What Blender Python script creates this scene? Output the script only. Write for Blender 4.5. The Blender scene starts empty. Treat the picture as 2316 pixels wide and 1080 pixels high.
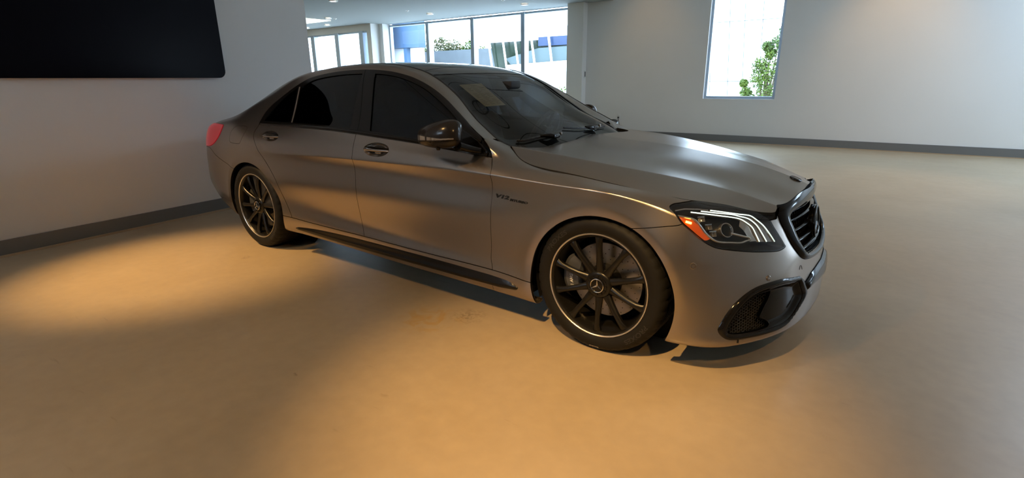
import bpy, bmesh, math, random
import numpy as np
from mathutils import Vector, Matrix
random.seed(7)
C = bpy.context.scene.collection
SC = bpy.context.scene
# ---------------------------------------------------------------- camera
cam_data = bpy.data.cameras.new('camera'); cam = bpy.data.objects.new('camera', cam_data); C.objects.link(cam)
cam_data.sensor_width = 36.0; cam_data.lens = 1183.7/2316*36.0; cam_data.clip_end = 300
_yaw, _pitch, _roll = 2.1999, -0.2939, -0.0101
_f = Vector((math.cos(_pitch)*math.cos(_yaw), math.cos(_pitch)*math.sin(_yaw), math.sin(_pitch)))
_r = Vector((math.sin(_yaw), -math.cos(_yaw), 0)); _u = _r.cross(_f)
_r2 = _r*math.cos(_roll)+_u*math.sin(_roll); _u2 = -_r*math.sin(_roll)+_u*math.cos(_roll)
m = Matrix((( _r2.x,_u2.x,-_f.x,1.0907),(_r2.y,_u2.y,-_f.y,-3.1342),(_r2.z,_u2.z,-_f.z,1.3396),(0,0,0,1)))
cam.matrix_world = m
SC.camera = cam
# ---------------------------------------------------------------- view, world, sun
SC.view_settings.view_transform = 'Standard'; SC.view_settings.look = 'None'
SC.view_settings.gamma = 1.0; SC.view_settings.use_curve_mapping = False
SC.view_settings.exposure = 0.0
try:
    SC.cycles.use_denoising = True; SC.cycles.max_bounces = 8; SC.cycles.diffuse_bounces = 4; SC.cycles.glossy_bounces = 4
    SC.cycles.transmission_bounces = 6; SC.cycles.transparent_max_bounces = 12; SC.cycles.caustics_reflective = False; SC.cycles.caustics_refractive = False
    SC.cycles.sample_clamp_indirect = 6.0
except Exception: pass
world = bpy.data.worlds.new('world'); SC.world = world; world.use_nodes = True
_n = world.node_tree.nodes; _l = world.node_tree.links; _n.clear()
_o = _n.new('ShaderNodeOutputWorld'); _b = _n.new('ShaderNodeBackground'); _b.inputs[0].default_value = (0.62, 0.80, 1.0, 1); _b.inputs[1].default_value = 17.0
_l.new(_b.outputs[0], _o.inputs[0])
def lamp(name, kind, loc, aim, energy, color, **k):
    d = bpy.data.lights.new(name, kind); d.energy = energy; d.color = color
    for a, v in k.items(): setattr(d, a, v)
    o = bpy.data.objects.new(name, d); C.objects.link(o); o.location = loc
    o.rotation_euler = (Vector(aim)-Vector(loc)).to_track_quat('-Z', 'Y').to_euler()
    return o
WARM = (1.0, .60, .22)
# the warm ceiling spots over the aisle beside the car (their housings are built with the ceiling)
SPOTS = [ # position, aim, power, cone, blend
 ((-4.3,-3.7,4.3), (-3.20,-1.55,0), 1750, 29, 1.0),
 ((-2.0,-4.2,4.3), (-1.1,-1.9,0), 270, 95, 1.0),
 ((.5,-4.0,4.3), (.10,-1.40,0), 1450, 31, 1.0),
 ((3.0,-3.9,4.3), (1.5,-1.2,0), 230, 90, 1.0),
 ((3.4,2.4,4.3), (1.8,2.2,0), 140, 60, 1.0),
 ((2.6,5.6,4.3), (1.0,5.2,0), 200, 50, 1.0),
 ((-3.85,7.3,4.3), (-3.75,9.0,1.6), 40, 62, 1.0),
 ((.9,7.3,4.3), (.8,9.0,1.6), 110, 62, 1.0),
]
for i, (a, b, e, cone, bl) in enumerate(SPOTS):
    lamp('ceiling_spot', 'SPOT', a, b, e, WARM, spot_size=math.radians(cone), spot_blend=bl, shadow_soft_size=.035)
for (a, b, s, h) in [((-1.775,8.93,2.2),(-1.775,0,1.2),1.4,2.5), ((-9.3,9.2,1.9),(-9.3,0,1.9),6.9,2.3), ((-14.8,8.55,1.9),(-14.8,0,1.9),3.4,2.0), ((7.9,7.3,1.8),(0,7.3,1.8),1.5,1.6), ((-3.4,-7.9,3.7),(-3.4,0,3.7),2.4,1.0), ((4.8,7.0,4.5),(4.8,7.0,0),2.7,2.6)]:
    d = lamp('window_portal', 'AREA', a, b, 1, (1,1,1), shape='RECTANGLE', size=s, size_y=h); d.data.cycles.is_portal = True
# ---------------------------------------------------------------- materials
MATS = {}
def mat(name, col, rough=.5, metal=0.0, spec=.5, emit=None, es=0, coat=0, noise=None, bump=None, trans=0, alpha=1, ior=1.45):
    if name in MATS: return MATS[name]
    m = bpy.data.materials.new(name); m.use_nodes = True; nt = m.node_tree; p = nt.nodes['Principled BSDF']
    p.inputs['Base Color'].default_value = (*col, 1); p.inputs['Roughness'].default_value = rough; p.inputs['Metallic'].default_value = metal
    p.inputs['Specular IOR Level'].default_value = spec; p.inputs['Coat Weight'].default_value = coat; p.inputs['Coat Roughness'].default_value = .03
    p.inputs['IOR'].default_value = ior; p.inputs['Transmission Weight'].default_value = trans; p.inputs['Alpha'].default_value = alpha
    if emit: p.inputs['Emission Color'].default_value = (*emit, 1); p.inputs['Emission Strength'].default_value = es
    if noise:   # (scale, amount)
        t = nt.nodes.new('ShaderNodeTexCoord'); n = nt.nodes.new('ShaderNodeTexNoise'); n.inputs['Scale'].default_value = noise[0]; n.inputs['Detail'].default_value = 6
        mx = nt.nodes.new('ShaderNodeMix'); mx.data_type = 'RGBA'; mx.inputs[6].default_value = (*[c*(1-noise[1]) for c in col], 1); mx.inputs[7].default_value = (*[min(1, c*(1+noise[1])) for c in col], 1)
        nt.links.new(t.outputs['Object'], n.inputs['Vector']); nt.links.new(n.outputs[0], mx.inputs[0]); nt.links.new(mx.outputs[2], p.inputs['Base Color'])
    if bump:
        t = nt.nodes.new('ShaderNodeTexCoord'); n = nt.nodes.new('ShaderNodeTexNoise'); n.inputs['Scale'].default_value = bump[0]; n.inputs['Detail'].default_value = 4
        b = nt.nodes.new('ShaderNodeBump'); b.inputs['Strength'].default_value = bump[1]; b.inputs['Distance'].default_value = .002
        nt.links.new(t.outputs['Object'], n.inputs['Vector']); nt.links.new(n.outputs[0], b.inputs['Height']); nt.links.new(b.outputs[0], p.inputs['Normal'])
    MATS[name] = m; return m
def thin_glass(name, tint, rough=0.0, ior=1.5):
    """a thin pane: see-through with a tint, plus the mirror reflection of its face"""
    if name in MATS: return MATS[name]
    m = bpy.data.materials.new(name); m.use_nodes = True; nt = m.node_tree; nt.nodes.clear()
    o = nt.nodes.new('ShaderNodeOutputMaterial'); mx = nt.nodes.new('ShaderNodeMixShader'); fr = nt.nodes.new('ShaderNodeFresnel')
    ge = nt.nodes.new('ShaderNodeNewGeometry'); mi = nt.nodes.new('ShaderNodeMapRange'); mi.inputs['To Min'].default_value = ior; mi.inputs['To Max'].default_value = 1/ior   # a thin pane reflects alike from both faces
    nt.links.new(ge.outputs['Backfacing'], mi.inputs['Value']); nt.links.new(mi.outputs[0], fr.inputs[0])
    tr = nt.nodes.new('ShaderNodeBsdfTransparent'); tr.inputs[0].default_value = (*tint, 1); g = nt.nodes.new('ShaderNodeBsdfGlossy'); g.inputs['Roughness'].default_value = rough
    nt.links.new(fr.outputs[0], mx.inputs[0]); nt.links.new(tr.outputs[0], mx.inputs[1]); nt.links.new(g.outputs[0], mx.inputs[2]); nt.links.new(mx.outputs[0], o.inputs[0])
    MATS[name] = m; return m
def paint_mat():
    m = mat('satin_paint', (.34, .298, .262), rough=.25, metal=.9)
    nt = m.node_tree; p = nt.nodes['Principled BSDF']
    t = nt.nodes.new('ShaderNodeTexCoord'); v = nt.nodes.new('ShaderNodeTexVoronoi'); v.inputs['Scale'].default_value = 900
    b = nt.nodes.new('ShaderNodeBump'); b.inputs['Strength'].default_value = .05; b.inputs['Distance'].default_value = .001
    nt.links.new(t.outputs['Object'], v.inputs['Vector']); nt.links.new(v.outputs['Distance'], b.inputs['Height']); nt.links.new(b.outputs[0], p.inputs['Normal'])
    return m
PAINT = paint_mat()
GLOSS = mat('gloss_black', (.006, .0055, .0055), rough=.10, spec=.35)
MATTE = mat('matte_black', (.010, .010, .011), rough=.75, spec=.2)
CARBON = mat('carbon_trim', (.007, .006, .0055), rough=.24, spec=.35, noise=(400, .5))
RUBBER = mat('rubber_seal', (.012, .012, .013), rough=.45)
CHROME = mat('chrome', (.75, .74, .72), rough=.12, metal=1)
SIDEGLASS = thin_glass('tinted_glass', (.012, .014, .016))
SCREEN = thin_glass('windshield_glass', (.42, .46, .46), ior=1.7)
CLEAR = thin_glass('clear_lens', (.93, .94, .95))
# ---------------------------------------------------------------- object helpers
def tag(o, label=None, cat=None, group=None, kind=None):
    for k, v in (('label', label), ('category', cat), ('group', group), ('kind', kind)):
        if v: o[k] = v
    return o
def empty(name, loc=(0,0,0)):
    o = bpy.data.objects.new(name, None); C.objects.link(o); o.location = loc; o.empty_display_size = .2; return o
class MB:
    """collects quads and n-gons, then links them as one mesh"""
    def __init__(s): s.v = []; s.f = []; s.mi = []; s.cur = 0
    def add(s, vs, fs):
        o = len(s.v); s.v += [tuple(v) for v in vs]; s.f += [tuple(i+o for i in f) for f in fs]; s.mi += [s.cur]*len(fs); return s
    def box(s, a, b, M=None):
        (x0,y0,z0),(x1,y1,z1) = a, b
        vs = [Vector(p) for p in ((x0,y0,z0),(x1,y0,z0),(x1,y1,z0),(x0,y1,z0),(x0,y0,z1),(x1,y0,z1),(x1,y1,z1),(x0,y1,z1))]
        if M is not None: vs = [M @ v for v in vs]
        return s.add(vs, [(0,3,2,1),(4,5,6,7),(0,1,5,4),(1,2,6,5),(2,3,7,6),(3,0,4,7)])
    def tube(s, path, r, n=8, cap=True, squash=None):
        path = [Vector(p) for p in path]; rs = r if hasattr(r, '__len__') else [r]*len(path); rings = []
        up = Vector((0,0,1))
        for i, p in enumerate(path):
            d = (path[min(i+1,len(path)-1)]-path[max(i-1,0)]).normalized()
            a = d.cross(up); a = a.normalized() if a.length > 1e-3 else Vector((1,0,0)); b = a.cross(d).normalized()
            rings.append([p + (a*math.cos(t)*(squash or 1) + b*math.sin(t))*rs[i] for t in [2*math.pi*k/n for k in range(n)]])
        vs = [v for g in rings for v in g]; fs = []
        for i in range(len(path)-1):
            for k in range(n): fs.append((i*n+k, i*n+(k+1)%n, (i+1)*n+(k+1)%n, (i+1)*n+k))
        if cap: fs += [tuple(range(n)), tuple(reversed(range((len(path)-1)*n, len(path)*n)))]
        return s.add(vs, fs)
    def lathe(s, prof, n=48, M=None, close=False):
        """prof: (radius, y) pairs turned about the y axis"""
        vs = []; fs = []; m = len(prof)
        for k in range(n):
            t = 2*math.pi*k/n
            for r, y in prof: vs.append(Vector((r*math.cos(t), y, r*math.sin(t))))
        for k in range(n):
            for j in range(m-1 + (1 if close else 0)):
                a = k*m+j; b = k*m+(j+1)%m; c = ((k+1)%n)*m+(j+1)%m; d = ((k+1)%n)*m+j; fs.append((a,b,c,d))
        if M is not None: vs = [M @ v for v in vs]
        return s.add(vs, fs)
    def grid(s, G, closeu=False, closev=False):
        n, m = len(G), len(G[0]); vs = [p for r in G for p in r]; fs = []
        for i in range(n-1+(1 if closeu else 0)):
            for j in range(m-1+(1 if closev else 0)):
                fs.append((i*m+j, ((i+1)%n)*m+j, ((i+1)%n)*m+(j+1)%m, i*m+(j+1)%m))
        return s.add(vs, fs)
    def prism(s, poly, z0, z1, M=None):
        n = len(poly); vs = [Vector((x,y,z0)) for x,y in poly]+[Vector((x,y,z1)) for x,y in poly]
        if M is not None: vs = [M @ v for v in vs]
        return s.add(vs, [tuple(reversed(range(n))), tuple(range(n,2*n))]+[(i,(i+1)%n,n+(i+1)%n,n+i) for i in range(n)])
    def build(s, name, material, parent=None, smooth=35, bevel=0, subsurf=0, segs=2):
        me = bpy.data.meshes.new(name); me.from_pydata([tuple(v) for v in s.v], [], s.f)
        for mm in (material if isinstance(material, (list, tuple)) else [material]): me.materials.append(mm)
        if max(s.mi, default=0): me.polygons.foreach_set('material_index', s.mi)
        me.validate()
        bm = bmesh.new(); bm.from_mesh(me); bmesh.ops.remove_doubles(bm, verts=bm.verts, dist=1e-6); bmesh.ops.recalc_face_normals(bm, faces=bm.faces)
        if bevel: 
            es = [e for e in bm.edges if len(e.link_faces) == 2 and e.calc_face_angle(0) > math.radians(30)]
            bmesh.ops.bevel(bm, geom=es, offset=bevel, segments=segs, affect='EDGES', profile=.5, clamp_overlap=True)
        bm.to_mesh(me); bm.free()
        if smooth:
            me.shade_smooth()
            try: me.set_sharp_from_angle(angle=math.radians(smooth))
            except Exception: pass
        o = bpy.data.objects.new(name, me); C.objects.link(o)
        if subsurf: md = o.modifiers.new('s', 'SUBSURF'); md.levels = md.render_levels = subsurf
        if parent is not None:
            o.parent = parent
        return o
def spline(xk,Y,xq):
    """natural cubic spline through (xk, Y[k,...]) evaluated at xq"""
    xk=np.asarray(xk,float);Y=np.asarray(Y,float);n=len(xk);h=np.diff(xk)
    sh=Y.shape[1:];Y2=Y.reshape(n,-1)
    A=np.zeros((n,n));B=np.zeros((n,Y2.shape[1]));A[0,0]=A[-1,-1]=1
    for i in range(1,n-1):
        A[i,i-1]=h[i-1];A[i,i]=2*(h[i-1]+h[i]);A[i,i+1]=h[i]
        B[i]=6*((Y2[i+1]-Y2[i])/h[i]-(Y2[i]-Y2[i-1])/h[i-1])
    M=np.linalg.solve(A,B)
    xq=np.asarray(xq,float);k=np.clip(np.searchsorted(xk,xq)-1,0,n-2)
    t=xq-xk[k];hh=h[k];t=t[:,None];hh=hh[:,None]
    a=Y2[k];b=(Y2[k+1]-Y2[k])/hh-hh*(2*M[k]+M[k+1])/6
    r=a+b*t+M[k]/2*t*t+(M[k+1]-M[k])/(6*hh)*t**3
    return r.reshape((len(xq),)+sh)
def interp(t,x):
    """monotone smooth interpolation of a table {x: (a,b)}"""
    ks=sorted(t); return spline(ks,np.array([t[k] for k in ks]),np.atleast_1d(x))[0]
def PL(t,x):
    ks=sorted(t); a=np.array([t[k] for k in ks]); return np.array([np.interp(x,ks,a[:,i]) for i in range(a.shape[1])])
# ---- rails (half width w, height z) against x, in metres; front axle at x=0, rear axle at x=-3.165
RT=dict(
 R5={-4.0:(.866,.79),-3.6:(.928,.815),-2.7:(.944,.832),-2.07:(.946,.851),-1.7:(.947,.856),-1.0:(.947,.861),-.64:(.946,.855),-.12:(.944,.842),.08:(.936,.832),.25:(.898,.795),.4:(.872,.742)},
 R6={-4.0:(.852,.87),-3.6:(.905,.90),-2.7:(.920,.918),-2.07:(.920,.928),-1.2:(.920,.922),-.64:(.915,.892),-.2:(.915,.859),.08:(.900,.843),.25:(.865,.812),.4:(.838,.768)},
 R7={-4.0:(.815,.955),-3.6:(.865,1.000),-3.2:(.872,1.022),-2.7:(.875,1.025),-2.15:(.876,1.022),-1.8:(.876,1.010),-1.28:(.875,.981),-.69:(.870,.932),-.57:(.878,.910),-.45:(.881,.897),-.2:(.885,.872),.08:(.868,.847),.25:(.838,.822),.4:(.805,.786)},
 R0={-4.0:(.74,.26),-3.6:(.84,.21),-2.7:(.86,.195),-1.7:(.86,.185),-.5:(.86,.170),.4:(.87,.168)},
 R1={-4.0:(.81,.30),-3.6:(.895,.235),-2.7:(.915,.208),-1.7:(.925,.198),-.5:(.925,.180),.4:(.925,.170)},
 R2={-4.0:(.835,.36),-3.6:(.915,.30),-2.7:(.936,.262),-1.7:(.944,.255),-.5:(.940,.240),.4:(.930,.235)},
 R3={-4.0:(.86,.44),-3.6:(.925,.37),-2.7:(.938,.333),-1.7:(.942,.325),-.5:(.938,.305),.4:(.927,.325)},
 R4={-4.0:(.872,.52),-3.6:(.93,.46),-2.7:(.930,.440),-1.7:(.927,.400),-.5:(.930,.385),.4:(.925,.42)},
 R4b={-4.0:(.876,.64),-3.6:(.935,.62),-2.7:(.945,.63),-1.7:(.947,.63),-.5:(.944,.63),.4:(.918,.56)},
 R4c={-4.0:(.872,.73),-3.6:(.933,.75),-2.7:(.938,.775),-1.7:(.937,.80),-.5:(.936,.795),.0:(.938,.775),.4:(.900,.66)},
 R5_={-4.0:(.866,.79),-3.6:(.928,.815),-2.7:(.944,.832),-2.07:(.946,.851),-1.7:(.947,.856),-1.0:(.947,.861),-.64:(.946,.855),-.12:(.943,.842),.15:(.930,.825),.4:(.880,.735)},
 R6_={-4.0:(.852,.87),-3.6:(.905,.90),-2.7:(.922,.92),-2.07:(.925,.932),-1.2:(.925,.925),-.64:(.915,.900),-.2:(.900,.866),.15:(.880,.838),.4:(.842,.765)},
 R7_={-4.0:(.815,.965),-3.6:(.865,1.005),-3.2:(.872,1.022),-2.7:(.875,1.025),-2.15:(.876,1.022),-1.8:(.876,1.010),-1.28:(.875,.981),-.69:(.868,.933),-.45:(.862,.900),-.2:(.860,.880),.15:(.838,.842),.4:(.800,.785)},
)
XS=[-4.0,-3.7,-3.4,-3.1,-2.8,-2.4,-2.0,-1.6,-1.2,-.95,-.70,-.58,-.45,-.2,.05,.25,.4]
# greenhouse rails R8..R13 (w,z)
GT={
 -4.0:[(.765,.985),(.70,1.006),(.60,1.020),(.45,1.032),(.22,1.039),(0,1.041)],
 -3.7:[(.802,1.030),(.730,1.056),(.64,1.076),(.48,1.098),(.25,1.117),(0,1.124)],
 -3.4:[(.820,1.070),(.730,1.140),(.620,1.190),(.46,1.222),(.24,1.246),(0,1.256)],
 -3.1:[(.818,1.110),(.700,1.245),(.600,1.312),(.45,1.340),(.24,1.360),(0,1.368)],
 -2.8:[(.800,1.150),(.675,1.350),(.600,1.390),(.45,1.416),(.24,1.432),(0,1.438)],
 -2.4:[(.790,1.180),(.672,1.400),(.605,1.440),(.45,1.460),(.24,1.472),(0,1.476)],
 -2.0:[(.785,1.200),(.668,1.420),(.603,1.457),(.45,1.470),(.24,1.479),(0,1.481)],
 -1.6:[(.788,1.180),(.672,1.395),(.600,1.424),(.45,1.436),(.24,1.446),(0,1.449)],
 -1.2:[(.808,1.115),(.702,1.258),(.592,1.270),(.45,1.296),(.24,1.318),(0,1.327)],
 -.95:[(.835,1.045),(.768,1.116),(.640,1.100),(.47,1.150),(.24,1.186),(0,1.200)],
 -.70:[(.852,.960),(.816,.986),(.700,.979),(.50,1.035),(.26,1.070),(0,1.083)],
 -.58:[(.852,.926),(.80,.936),(.700,.918),(.50,.975),(.26,1.010),(0,1.023)],
 -.45:[(.842,.904),(.805,.912),(.70,.850),(.50,.900),(.26,.935),(0,.948)],
}
FR={ # wing top rails R8,R9,R10
 -1.2:[(.808,1.115),(.702,1.258),(.592,1.270)],-.95:[(.835,1.045),(.768,1.116),(.600,1.095)],-.70:[(.852,.960),(.816,.986),(.660,.978)],-.58:[(.852,.926),(.80,.936),(.735,.950)],-.45:[(.842,.904),(.805,.912),(.77,.920)],
 -.2:[(.850,.883),(.82,.890),(.78,.895)],.05:[(.836,.854),(.80,.860),(.76,.865)],.25:[(.808,.829),(.77,.835),(.73,.839)],.4:[(.768,.799),(.73,.805),(.69,.808)]}
RN=['R0','R1','R2','R3','R4','R4b','R4c','R5','R6','R7']
def side(x): return [ (x,)+tuple(interp(RT[r],x)) for r in RN]
# nose wrap stations: x,w,z for R0..R9
NOSE=[
 [(.52,.80,.168),(.53,.892,.168),(.535,.888,.235),(.535,.872,.33),(.53,.86,.42),(.52,.845,.53),(.50,.835,.62),(.485,.815,.69),(.475,.79,.735),(.468,.765,.768),(.462,.735,.783),(.45,.68,.797)],
 [(.64,.66,.168),(.665,.775,.170),(.672,.768,.235),(.668,.75,.33),(.660,.735,.42),(.640,.72,.52),(.615,.705,.60),(.595,.69,.665),(.580,.67,.71),(.570,.65,.744),(.563,.625,.761),(.555,.58,.773)],
 [(.72,.50,.168),(.765,.610,.170),(.776,.605,.235),(.772,.59,.33),(.762,.575,.42),(.738,.56,.51),(.712,.545,.59),(.692,.535,.65),(.672,.525,.695),(.660,.51,.725),(.652,.49,.746),(.648,.45,.762)],
 [(.77,.33,.168),(.826,.430,.166),(.838,.425,.235),(.832,.415,.33),(.818,.40,.42),(.800,.39,.51),(.770,.38,.59),(.748,.375,.65),(.730,.37,.70),(.724,.365,.734),(.717,.352,.758),(.706,.332,.774)],
 [(.80,.16,.168),(.862,.215,.165),(.874,.210,.235),(.868,.205,.33),(.851,.20,.42),(.828,.195,.51),(.800,.19,.59),(.780,.187,.65),(.764,.185,.715),(.758,.18,.754),(.752,.175,.779),(.741,.165,.794)],
 [(.81,0,.168),(.876,0,.168),(.886,0,.235),(.880,0,.33),(.862,0,.42),(.838,0,.51),(.810,0,.59),(.790,0,.65),(.776,0,.72),(.769,0,.762),(.763,0,.787),(.752,0,.802)],
]
# tail wrap for R0..R13 : from x=-4 round to the centre
TAIL=[
 [(-4.16,.62,.26),(-4.185,.70,.30),(-4.195,.745,.37),(-4.20,.772,.45),(-4.20,.775,.53),(-4.19,.765,.64),(-4.175,.757,.73),(-4.165,.750,.79),(-4.15,.735,.87),(-4.12,.695,.940),(-4.115,.66,.966),(-4.115,.61,.985),(-4.12,.53,.998),(-4.13,.40,1.010),(-4.135,.2,1.016),(-4.14,0,1.018)],
 [(-4.24,.42,.26),(-4.28,.48,.30),(-4.295,.52,.37),(-4.305,.555,.45),(-4.305,.565,.53),(-4.30,.56,.64),(-4.285,.55,.73),(-4.275,.545,.79),(-4.25,.535,.87),(-4.225,.515,.945),(-4.21,.49,.97),(-4.20,.45,.985),(-4.20,.40,.995),(-4.205,.30,1.003),(-4.21,.16,1.008),(-4.215,0,1.010)],
 [(-4.28,.0,.26),(-4.33,.0,.30),(-4.345,.0,.37),(-4.355,.0,.45),(-4.36,.0,.53),(-4.35,.0,.64),(-4.34,.0,.73),(-4.325,.0,.79),(-4.30,.0,.87),(-4.27,.0,.95),(-4.26,.0,.975),(-4.25,.0,.990),(-4.248,.0,.994),(-4.246,.0,.996),(-4.244,.0,.998),(-4.242,.0,1.0)],
]
def netA():
    st=[]
    for x in [-1.2,-.95,-.70,-.58,-.45,-.2,.05,.25,.4]:
        st.append(side(x)+[(x,)+p for p in FR[x]])
    for n in NOSE:
        p,q=np.array(n[-2]),np.array(n[-1]); st.append(list(n)+[tuple(q+(q-p)*.5)])
    return np.array([[tuple(p) for p in r] for r in st])
def netB():
    st=[TAIL[2],TAIL[1],TAIL[0]]
    for x in XS:
        if x>-.44: break
        st.append(side(x)+[(x,)+p for p in GT[x]])
    return np.array(st)               # stations x 16 rails x 3
def params(net,axis):
    d=np.linalg.norm(np.diff(net,axis=axis),axis=2).mean(axis=1-axis) if False else np.linalg.norm(np.diff(net,axis=axis),axis=2).mean(axis=(1 if axis==0 else 0))
    return np.concatenate([[0],np.cumsum(d)])
def dens(k,step):
    out=[]
    for a,b in zip(k[:-1],k[1:]):
        n=max(1,int(round((b-a)/step))); out+=list(np.linspace(a,b,n,endpoint=False))
    return np.array(out+[k[-1]])
def evalnet(net,step=.012,crease=7,vstep=None):
    U=params(net,0)
    V=params(net,1)
    uq=dens(U,step)
    g=spline(U,net,uq)                # (nu, rails,3)
    parts=[]
    vq1=dens(V[:crease+1],vstep or step); vq2=dens(V[crease:],vstep or step)
    a=np.transpose(spline(V[:crease+1],np.transpose(g[:,:crease+1],(1,0,2)),vq1),(1,0,2))
    b=np.transpose(spline(V[crease:],np.transpose(g[:,crease:],(1,0,2)),vq2),(1,0,2))
    G=np.concatenate([a,b[:,1:]],axis=1)
    return G,uq,np.concatenate([vq1,vq2[1:]]),U,V
# wheel arches: centre (x,z), radius
ARCH=[(.007,.325,.393),(-3.145,.322,.402)]
def arch_shape(G):
    """pull the lips round the wheel openings into shape (w = G[...,1])"""
    G=G.copy()
    for cx,cz,r0 in ARCH:
        r=np.hypot(G[...,0]-cx,G[...,2]-cz)
        ang=np.arctan2(G[...,2]-cz,G[...,0]-cx)
        m=np.clip(np.sin(np.clip(ang,0,np.pi))*1.0+.55,0,1)*(G[...,1]>.7)
        rim=r0+.040
        sp=lambda t: .006*np.log1p(np.exp(np.clip(t/.006,-40,40)))
        band=np.clip(sp(rim-r)/.040,0,1.5)
        flare=np.exp(-sp(r-rim)/.06)
        G[...,1]+=m*(.013*flare-.004*band)
    return G
# ---------------------------------------------------------------- mesh toolkit
class S:
    """triangle surface with its own smooth normals, coordinates (x, w, z); w>0 is the car's right side"""
    def __init__(s,V,N,T): s.V=np.asarray(V,float);s.N=np.asarray(N,float);s.T=np.asarray(T,int).reshape(-1,3)
    def copy(s): return S(s.V.copy(),s.N.copy(),s.T.copy())
def normals(G):
    du=np.gradient(G,axis=0);dv=np.gradient(G,axis=1)
    n=np.cross(du,dv);l=np.linalg.norm(n,axis=2,keepdims=True)
    n=n/np.maximum(l,1e-12)
    return n
def grid(G,flip=False,N=None):
    n,m=G.shape[:2]
    if N is None: N=normals(G)
    if flip:N=-N
    i=np.arange(n*m).reshape(n,m)
    a,b,c,d=i[:-1,:-1].ravel(),i[1:,:-1].ravel(),i[1:,1:].ravel(),i[:-1,1:].ravel()
    if flip: T=np.concatenate([np.stack([a,c,b],1),np.stack([a,d,c],1)])
    else: T=np.concatenate([np.stack([a,b,c],1),np.stack([a,c,d],1)])
    return S(G.reshape(-1,3),N.reshape(-1,3),T)
def clean(s):
    V=s.V[s.T];ar=np.linalg.norm(np.cross(V[:,1]-V[:,0],V[:,2]-V[:,0]),axis=1)
    T=s.T[ar>1e-10]
    u,inv=np.unique(T,return_inverse=True)
    return S(s.V[u],s.N[u],inv.reshape(-1,3))
def cut(s,phi,g=0.0):
    """keep the part where phi>g"""
    p=phi(s.V)-g if callable(phi) else phi-g
    p=np.where(np.abs(p)<1e-9,1e-9,p)
    sg=p>0; k=sg[s.T].sum(1)
    keep=[s.T[k==3]]
    st=s.T[(k==1)|(k==2)]
    V=list(s.V);N=list(s.N);cache={};new=[]
    def mid(a,b):
        key=(a,b) if a<b else (b,a)
        if key not in cache:
            t=p[a]/(p[a]-p[b]);cache[key]=len(V)
            V.append(s.V[a]+(s.V[b]-s.V[a])*t)
            n=s.N[a]+(s.N[b]-s.N[a])*t;N.append(n/max(np.linalg.norm(n),1e-9))
        return cache[key]
    for t in st:
        o=[]
        for i in range(3):
            a,b=t[i],t[(i+1)%3]
            if sg[a]:o.append(a)
            if sg[a]!=sg[b]:o.append(mid(a,b))
        for i in range(1,len(o)-1):new.append((o[0],o[i],o[i+1]))
    T=np.concatenate(keep+([np.array(new)] if new else []))
    if len(T)==0: return S(np.zeros((0,3)),np.zeros((0,3)),T)
    return clean(S(np.array(V),np.array(N),T))
def join(*ss):
    V=[];N=[];T=[];o=0
    for s in ss:
        if len(s.T)==0: continue
        V.append(s.V);N.append(s.N);T.append(s.T+o);o+=len(s.V)
    return S(np.concatenate(V),np.concatenate(N),np.concatenate(T))
def offset(s,d):
    r=s.copy();r.V=r.V+r.N*d;return r
def boundary(s):
    E=np.concatenate([s.T[:,[0,1]],s.T[:,[1,2]],s.T[:,[2,0]]])
    key=np.sort(E,1);_,inv,cnt=np.unique(key,axis=0,return_inverse=True,return_counts=True)
    return E[cnt[inv.ravel()]==1]
def weld(s,eps=1e-5):
    q=np.round(s.V/eps).astype(np.int64)
    _,first,inv=np.unique(q,axis=0,return_index=True,return_inverse=True)
    return clean(S(s.V[first],s.N[first],inv.ravel()[s.T]))
def flange(s,d=.012,skip=None,d2=None):
    """fold every free edge inwards by d so that panels have thickness"""
    s=weld(s);E=boundary(s);V0=s.V;N0=s.N
    E=np.array([e for e in E if not(abs(V0[e[0]][1])<1e-4 and abs(V0[e[1]][1])<1e-4)])
    if skip is not None: E=np.array([e for e in E if not(skip(V0[e[0]]) and skip(V0[e[1]]))])
    if len(E)==0:return s
    a,b=V0[E[:,0]],V0[E[:,1]];na,nb=N0[E[:,0]],N0[E[:,1]]
    f=np.cross(b-a,na+nb);f/=np.maximum(np.linalg.norm(f,axis=1,keepdims=True),1e-12)
    V=np.concatenate([a,b,b-nb*d,a-na*d]);n=len(E);N=np.concatenate([f]*4)
    i=np.arange(n);T=np.concatenate([np.stack([i,i+3*n,i+2*n],1),np.stack([i,i+2*n,i+n],1)])
    return join(s,S(V,N,T))
def sdf(P,poly):
    """signed distance to a closed 2-D polygon, positive inside"""
    poly=np.asarray(poly,float);P=np.asarray(P,float);d=np.full(len(P),1e9);ins=np.zeros(len(P),bool)
    a=poly;b=np.roll(poly,-1,axis=0)
    for (x0,y0),(x1,y1) in zip(a,b):
        e=np.array([x1-x0,y1-y0]);w=P-[x0,y0];t=np.clip((w@e)/max(e@e,1e-12),0,1)
        d=np.minimum(d,np.hypot(w[:,0]-t*e[0],w[:,1]-t*e[1]))
        if y0!=y1:
            c=((y0>P[:,1])!=(y1>P[:,1]))&(P[:,0]<(x1-x0)*(P[:,1]-y0)/(y1-y0)+x0)
            ins^=c
    return np.where(ins,d,-d)
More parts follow.
